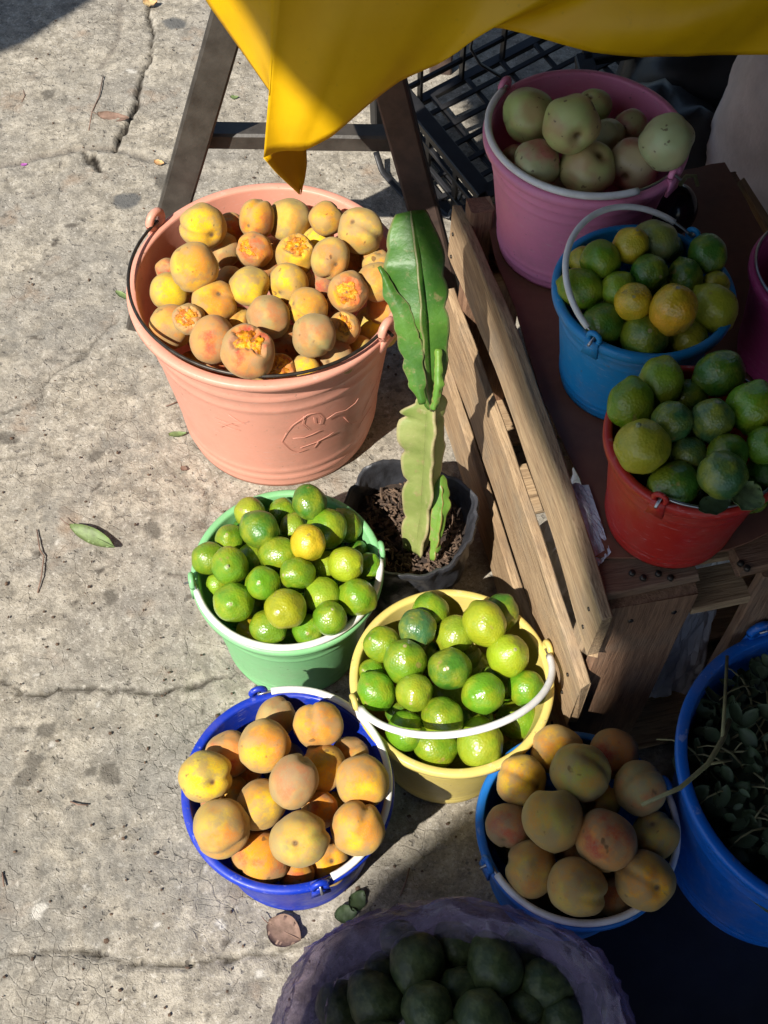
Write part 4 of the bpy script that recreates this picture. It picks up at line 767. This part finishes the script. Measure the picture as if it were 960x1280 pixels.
def cloth():
    c0=np.array([.3,1.15,.78]); 
    def dens(P,k):
        P=np.array(P,float); t=np.linspace(0,len(P)-1,k+1); return np.array([[np.interp(q,range(len(P)),P[:,j]) for j in range(P.shape[1])] for q in t])
    mb=MB()
    def sheet(left,right,rows_,cols,wave):
        """left/right: lists (px,py,Y) top->bottom of bounding curves"""
        A=dens(left,rows_);B=dens(right,rows_)
        V=[]
        for i in range(rows_+1):
            for j in range(cols+1):
                s=j/cols; p=A[i]*(1-s)+B[i]*s; V.append(unY(p[0],p[1],p[2]+wave(p[0],p[1])*math.sin(math.pi*s)))
        F=[(i*(cols+1)+j,(i+1)*(cols+1)+j,(i+1)*(cols+1)+j+1,i*(cols+1)+j+1) for i in range(rows_) for j in range(cols)]
        return V,F
    # main hanging face: columns along the table edge, each from the edge (above the frame) down to the hem
    hem=[(330,197,1.137),(345,194,1.140),(362,190,1.143),(380,186,1.148),(415,168,1.146),(460,133,1.146),(500,105,1.150),(545,82,1.155),(572,62,1.155),(590,43,1.160),(605,38,1.17),(630,39,1.165),(680,48,1.155),(740,62,1.146),(800,71,1.14),(860,74,1.14),(920,71,1.15),(1000,66,1.15),(1080,60,1.15)]
    hx=dens(hem,108); V=[];RW=16; nc=len(hx)
    topz=.782
    for j,(x,y,Yh) in enumerate(hx):
        s=j/(nc-1); bot=unY(x,y,Yh); 
        tx=-.120+(.56)*max(0,(s-.0))**1.0*1.12; tp=np.array([tx,1.165+.004*math.sin(s*20),topz])
        for i in range(RW+1):
            t=i/RW; p=tp*(1-t)+bot*t; p[1]+=.016*math.sin(t*math.pi)*nz(s*7,1.5,2)+.010*t*math.sin(s*24)*0.5-.006*math.sin(math.pi*t); V.append(p)
    F=[(j*(RW+1)+i,j*(RW+1)+i+1,(j+1)*(RW+1)+i+1,(j+1)*(RW+1)+i) for j in range(nc-1) for i in range(RW)]
    mb.add(V,F)
    # side face left of the fold
    left=[(215,-90,1.30),(256,0,1.27),(300,62,1.24),(340,119,1.20)]
    Lp=dens(left,RW); V2=[]; k=int(RW*.75)
    fold=[V[i] for i in range(RW+1)]
    fo=np.array(fold); C=14
    for i in range(RW+1):
        a=unY(*Lp[i]); q=i*.66; b=np.array([np.interp(q,range(RW+1),fo[:,m]) for m in range(3)])
        for j in range(C+1): s=j/C; p=a*(1-s)+b*s; p[1]+=.012*math.sin(math.pi*s); V2.append(p)
    F2=[(i*(C+1)+j,(i+1)*(C+1)+j,(i+1)*(C+1)+j+1,i*(C+1)+j+1) for i in range(RW) for j in range(C)]
    mb.add(V2,F2)
    # top on the table
    Vt=[(-.15,1.168,topz+.0005),(.57,1.168,topz+.0005),(1.4,1.168,topz+.0005),(1.4,2.15,topz+.0005),(-.15,2.15,topz+.0005)]
    mb.add(Vt,[(0,1,2,3,4)])
    o=mb.build('tablecloth',M['cloth'],None,True,c0); tag(o,'bright yellow oilcloth hanging off the table edge in a pointed corner','tablecloth')
    md=o.modifiers.new('thickness','SOLIDIFY'); md.thickness=.0012
    # turned-under corner tip
    A=[unY(330,197,1.139),unY(345,215,1.150),unY(362,231,1.168),unY(375,243,1.186)]; B=[unY(383,184,1.25),unY(384,205,1.235),unY(381,226,1.205),unY(375.5,243,1.187)]
    A=dens(A,10);B=dens(B,10); V=[]
    for i in range(11):
        for j in range(9): s=j/8; p=A[i]*(1-s)+B[i]*s; p[1]+=.012*math.sin(math.pi*s); V.append(p)
    F=[(i*9+j,(i+1)*9+j,(i+1)*9+j+1,i*9+j+1) for i in range(10) for j in range(8)]
    mb=MB(); mb.add(V,F); tp=mb.build('corner_flap',M['cloth'],o,True,c0); md=tp.modifiers.new('thickness','SOLIDIFY'); md.thickness=.0012
cloth()
# ---------------------------------------------------------------- black lattice crates under the table
def lattice(label,c,size,rz,seed):
    root=empty('plastic_crate',(c[0],c[1],c[2]),label,'plastic crate','black plastic crates under the table'); root.rotation_euler=(R(9),R(-7),rz); root.location.z+=.03
    a,b,h=size; t=.010
    def br(name,p0,p1,w=.012,d=.006):
        X=np.array(p1)-np.array(p0); up=(0,0,1) if abs(X[2])<.5*np.linalg.norm(X) else (1,0,0)
        V,F,Mx=box_rot(p0,p1,w,d,up); o=obj(name,V,F,M['black'],root,False); o.matrix_basis=Mx
    for z,w in ((.0,.02),(h,.03)):
        for p,q in (((-a,-b),(a,-b)),((a,-b),(a,b)),((a,b),(-a,b)),((-a,b),(-a,-b))): br('frame_bar',(p[0],p[1],z),(q[0],q[1],z),w,w*.6)
    for x,y in ((-a,-b),(a,-b),(a,b),(-a,b)): br('corner',(x,y,0),(x,y,h),.022,.022)
    for sy in (-1,1):
        for k in range(1,5):
            x=-a+2*a*k/5; br('rib',(x,sy*b,0),(x,sy*b,h))
        for k in range(1,3): br('rib',(-a,sy*b,h*k/3),(a,sy*b,h*k/3),.008,.010)
    for sx in (-1,1):
        for k in range(1,4):
            y=-b+2*b*k/4; br('rib',(sx*a,y,0),(sx*a,y,h))
        for k in range(1,3): br('rib',(sx*a,-b,h*k/3),(sx*a,b,h*k/3),.008,.010)
    for k in range(-5,6,2): 
        br('base_rib',(k*a/6*1.0,-b,.003),(k*a/6,b,.003),.010,.005)
    for k in range(-3,4): br('base_rib',(-a,k*b/4,.0031+.005),(a,k*b/4,.0031+.005),.010,.005)
lattice('black lattice plastic crate lying beneath the table behind the trestle leg',(.27,1.83,.01),(.24,.17,.16),R(33),1)
lattice('black lattice plastic crate behind the pink bucket under the yellow cloth',(.62,1.62,.01),(.25,.18,.24),R(8),2)
# drooping black strap loops by the trestle leg
def straps():
    for lab,pts in (('black plastic strap looping down beside the trestle leg',[(470,190,.04),(478,215,.02),(500,240,.012),(522,262,.012),(545,295,.012),(560,320,.012)]),
                    ('thin black strap curving under the table behind the peach pink bucket',[(592,40,.45),(588,60,.42),(600,80,.4),(625,95,.38)]),
                    ('second black strap lying along the ground behind the cactus',[(540,255,.01),(560,272,.01),(572,250,.03),(580,235,.05)])):
        P=[un(*p) for p in pts]; A=np.array(P); t=np.linspace(0,len(A)-1,24); Q=[[np.interp(q,range(len(A)),A[:,k]) for k in range(3)] for q in t]
        v,f=tube(Q,.006,8,True,.35); mb=MB(); mb.add(v,f); o=mb.build('strap',M['black'],None,True,P[0]); tag(o,lab,'strap')
straps()
# ---------------------------------------------------------------- sack
def sack():
    c=np.array([.76,1.42,0]); V=[];F=[];n=72;K=40
    for i in range(K+1):
        s=i/K; z=.62*s; r=.235*(1-.25*s**2.5)*(.9+.18*math.sin(s*2.6))
        if s>.85: r*=1-(s-.85)*3.2
        for j in range(n):
            w=2*math.pi*j/n; q=1+.10*nz(math.cos(w)*1.7,math.sin(w)*1.7,z*5)+.05*abs(nz(math.cos(w)*5,math.sin(w)*5,z*9))+.02*nz(math.cos(w)*14,math.sin(w)*14,z*20); V.append((r*q*math.cos(w)*1.15,r*q*math.sin(w),z+.02*nz(w*2,z*8)))
    for i in range(K):
        for j in range(n): F.append((i*n+j,i*n+(j+1)%n,(i+1)*n+(j+1)%n,(i+1)*n+j))
    F.append(tuple(K*n+j for j in range(n))); o=obj('sack',V,F,M['sack'],None,True,c); tag(o,'big pale woven sack slumped at the upper right behind the board','sack')
sack()
# ---------------------------------------------------------------- avocados in a purple plastic bag
def avobag():
    c=np.array([.085,.186,0]); rnd=random.Random(6)
    av=[(520,1207,34,.13),(570,1180,27,.115),(617,1205,34,.14),(580,1236,27,.125),(536,1267,32,.15),(606,1279,35,.15),(684,1231,30,.13),(653,1258,22,.13),(468,1250,34,.12),(500,1180,24,.10),(650,1195,26,.11),(430,1255,30,.09),(700,1280,30,.12),(560,1310,34,.15),(640,1320,34,.14),(470,1310,34,.13),(480,1215,26,.09),(545,1222,24,.10),(730,1260,28,.09),(640,1230,24,.105)]
    tw=['back left of centre','back middle','back right of centre','very centre','front left of centre','front right of centre','far right','small spot right of centre','far left','left back edge','right back edge','outer left edge','lower right edge','front middle, cut off','front right, cut off','front left, cut off','left of centre','narrow gap at the centre','outer right edge','gap right of centre']
    for i,(x,y,r,z) in enumerate(av):
        p=un(x,y,z+.02); d=(p-CAM)@VD; o=bpy.data.objects.new('avocado',VM[i%2]); COL.objects.link(o); o.location=Vector(p); rr=r*d/FPX; o.scale=(rr,)*3; o.rotation_euler=tuple(rnd.uniform(0,6) for _ in range(3))
        tag(o,f'dark green avocado at the {tw[i]} of the purple plastic bag','avocado','avocados in the purple bag')
    V=[];F=[];n=150
    prof=[(.150,.0),(.168,.02),(.178,.06),(.180,.10),(.176,.14),(.170,.175),(.163,.195),(.156,.203),(.149,.200),(.142,.185),(.136,.165),(.131,.14),(.128,.11)]
    PR=np.array(prof); t=np.linspace(0,len(PR)-1,70); PR=np.array([[np.interp(q,range(len(PR)),PR[:,k]) for k in range(2)] for q in t]); K=len(PR); n=360
    def rdg(x,y,z): return (1-abs(nz(x,y,z))*2.2)**3
    for i,(r,z) in enumerate(PR):
        for j in range(n):
            w=2*math.pi*j/n; cx,sx=math.cos(w),math.sin(w); u=i/K
            q=1+.040*rdg(cx*1.6+u*2,sx*1.6,u*5)+.022*rdg(cx*3.5-u*2,sx*3.5+u*3,u*9+2)+.007*rdg(cx*9+u*6,sx*9,u*14)-.03
            q+=.20*nz(cx*2.1+5,sx*2.1,1)*u*u+.010*rdg(cx*9-u*2,sx*9,u*5+7)
            zz=z*(1+.16*nz(cx*2,sx*2,7)+.10*nz(cx*4,sx*4,3)+.04*rdg(cx*3,sx*3,u*4+4)); V.append((r*q*cx*1.16,r*q*sx*1.0,max(zz*1.05,.002)))
    for i in range(K-1):
        for j in range(n): F.append((i*n+j,i*n+(j+1)%n,(i+1)*n+(j+1)%n,(i+1)*n+j))
    o=obj('plastic_bag',V,F,M['film'],None,True,c); tag(o,'open crumpled purple plastic bag of avocados at the bottom edge','plastic bag')
avobag()
# ---------------------------------------------------------------- litter on the concrete
def g(x,y,z=.003): return un(x,y,z*.6)
leaf('dry_leaf','curled brown dry leaf lying across the wide crack',g(143,147),.062,.011,R(-8),M['dryleaf'],.35,.5)
leaf('fallen_leaf','long grey green curled leaf alone on the open concrete',g(118,671,.008),.080,.013,R(-27),M['greenleaf'],.25,.5)
leaf('fallen_leaf','small dull green leaf beside the peach pink bucket base',g(222,543),.028,.006,R(8),M['greenleaf'],.15,stem=False)
leaf('dry_leaf','broad brown dry leaf in front of the royal blue bucket',g(356,1165,.008),.046,.022,R(-25),M['dryleaf'],.25,.1)
leaf('fallen_leaf','thin yellow green leaf partly under the peach pink bucket rim',g(154,370),.035,.006,R(-35),M['greenleaf'],.1,stem=False)
leaf('dry_leaf','red and yellow leaf scrap at the top edge beside the crack',g(188,5,.008),.030,.014,R(10),M['lightwood'],.4,stem=False)
leaf('dry_leaf','yellowish dry leaf scrap left of the trestle leg',g(199,204),.020,.008,R(-15),M['lightwood'],.3,stem=False)
leaf('fallen_leaf','tiny green leaf scrap between trestle leg and yellow cloth',g(293,122),.016,.006,R(5),M['greenleaf'],.3,stem=False)
leaf('petal','tiny purple petal lying on the left groove',g(30,206),.012,.004,R(12),M['petal'],.2,stem=False,cat='petal')
leaf('dry_leaf','dark brown leaf scrap below the small green leaf',g(230,586),.011,.005,R(-25),M['dryleaf'],.4,stem=False)
for lab,x,y,r in (('lower of two dark green leaves right of the royal blue bucket',432,1142,10),('upper of two dark green leaves right of the royal blue bucket',446,1126,60)):
    leaf('fallen_leaf',lab,g(x,y,.012),.028,.012,R(r),M['herb'],.3,.3,stem=False)
for lab,pts in (('thin curved twig near the brown leaf above the groove',[(129,95),(124,120),(115,140),(111,163)]),('dry twig with a seed tuft left of the long leaf',[(46,662),(50,688),(55,695),(52,720),(47,741)]),('short bent twig at the upper left',[(29,112),(31,120),(27,128)]),('pale straw stick in front of the royal blue bucket',[(88,1002),(98,1006),(110,1006)]),('thin twig below the mid left cracks',[(3,1090),(5,1108)]),('fine straw right of the royal blue bucket',[(500,1120),(508,1100),(512,1085)]),('thin straw beside the peach pink bucket wall',[(207,508),(222,502)])):
    P=[g(x,y,.004+.003*(k%2)) for k,(x,y) in enumerate(pts)]; v,f=tube(P,.0011,5); mb=MB(); mb.add(v,f); o=mb.build('twig',M['dryleaf'],None,True,P[0]); tag(o,lab,'twig')
def pebbles():
    rnd=random.Random(9); mb=MB(); Vi,Fi=ico(1)
    for i in range(500):
        x,y=rnd.uniform(0,600),rnd.uniform(0,1280); p=un(x,y,0.002); s=rnd.uniform(.0008,.0022)*(1.6 if rnd.random()<.1 else 1); mb.add(Vi*s*np.array([rnd.uniform(.7,1.5),rnd.uniform(.7,1.5),.7])+p,Fi)
    o=mb.build('grit',M['mulch'],None,False); tag(o,'fine grit scattered over the cracked concrete','grit',kind='stuff')
pebbles()

def black_things():
    c=un(850,1190,0); P=[(640,1150),(700,1120),(800,1090),(850,1000),(900,940),(1050,900),(1200,1100),(1150,1500),(600,1500),(610,1250)]  # black sheet laid over the concrete in place of deep shade
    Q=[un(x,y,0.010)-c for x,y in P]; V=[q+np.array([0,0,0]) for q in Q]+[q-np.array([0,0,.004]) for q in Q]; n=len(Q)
    o=obj('plastic_sheet',V,[tuple(range(n))[::-1],tuple(range(n,2*n))]+[(i,(i+1)%n,n+(i+1)%n,n+i) for i in range(n)],M['black'],None,False,c); tag(o,'black sheet standing in for deep shade on the lower right ground','plastic sheet')
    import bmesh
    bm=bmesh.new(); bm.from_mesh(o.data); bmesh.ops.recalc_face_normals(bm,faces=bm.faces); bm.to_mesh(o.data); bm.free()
    for k,(x,y,r,h,lab) in enumerate(((.40,1.50,.16,.34,'black bag shape added to darken the space behind the pink bucket'),(.57,1.72,.18,.36,'larger black bag shape added to darken the space beside the pale sack'))):  # bag shapes added to darken the dim zone under the table
        V=IV4*np.array([r,r*.8,h*.5]); V=V*(1+np.array([.28*abs(nz(*(v*9+k)))+.12*abs(nz(*(v*25))) for v in V]))[:,None]; V[:,2]=np.maximum(V[:,2]+h*.5,.005)
        o=obj('dark_filler',V,IF4,M['bag'] if k==9 else M['black'],None,True,(x,y,0)); tag(o,lab,'dark filler')
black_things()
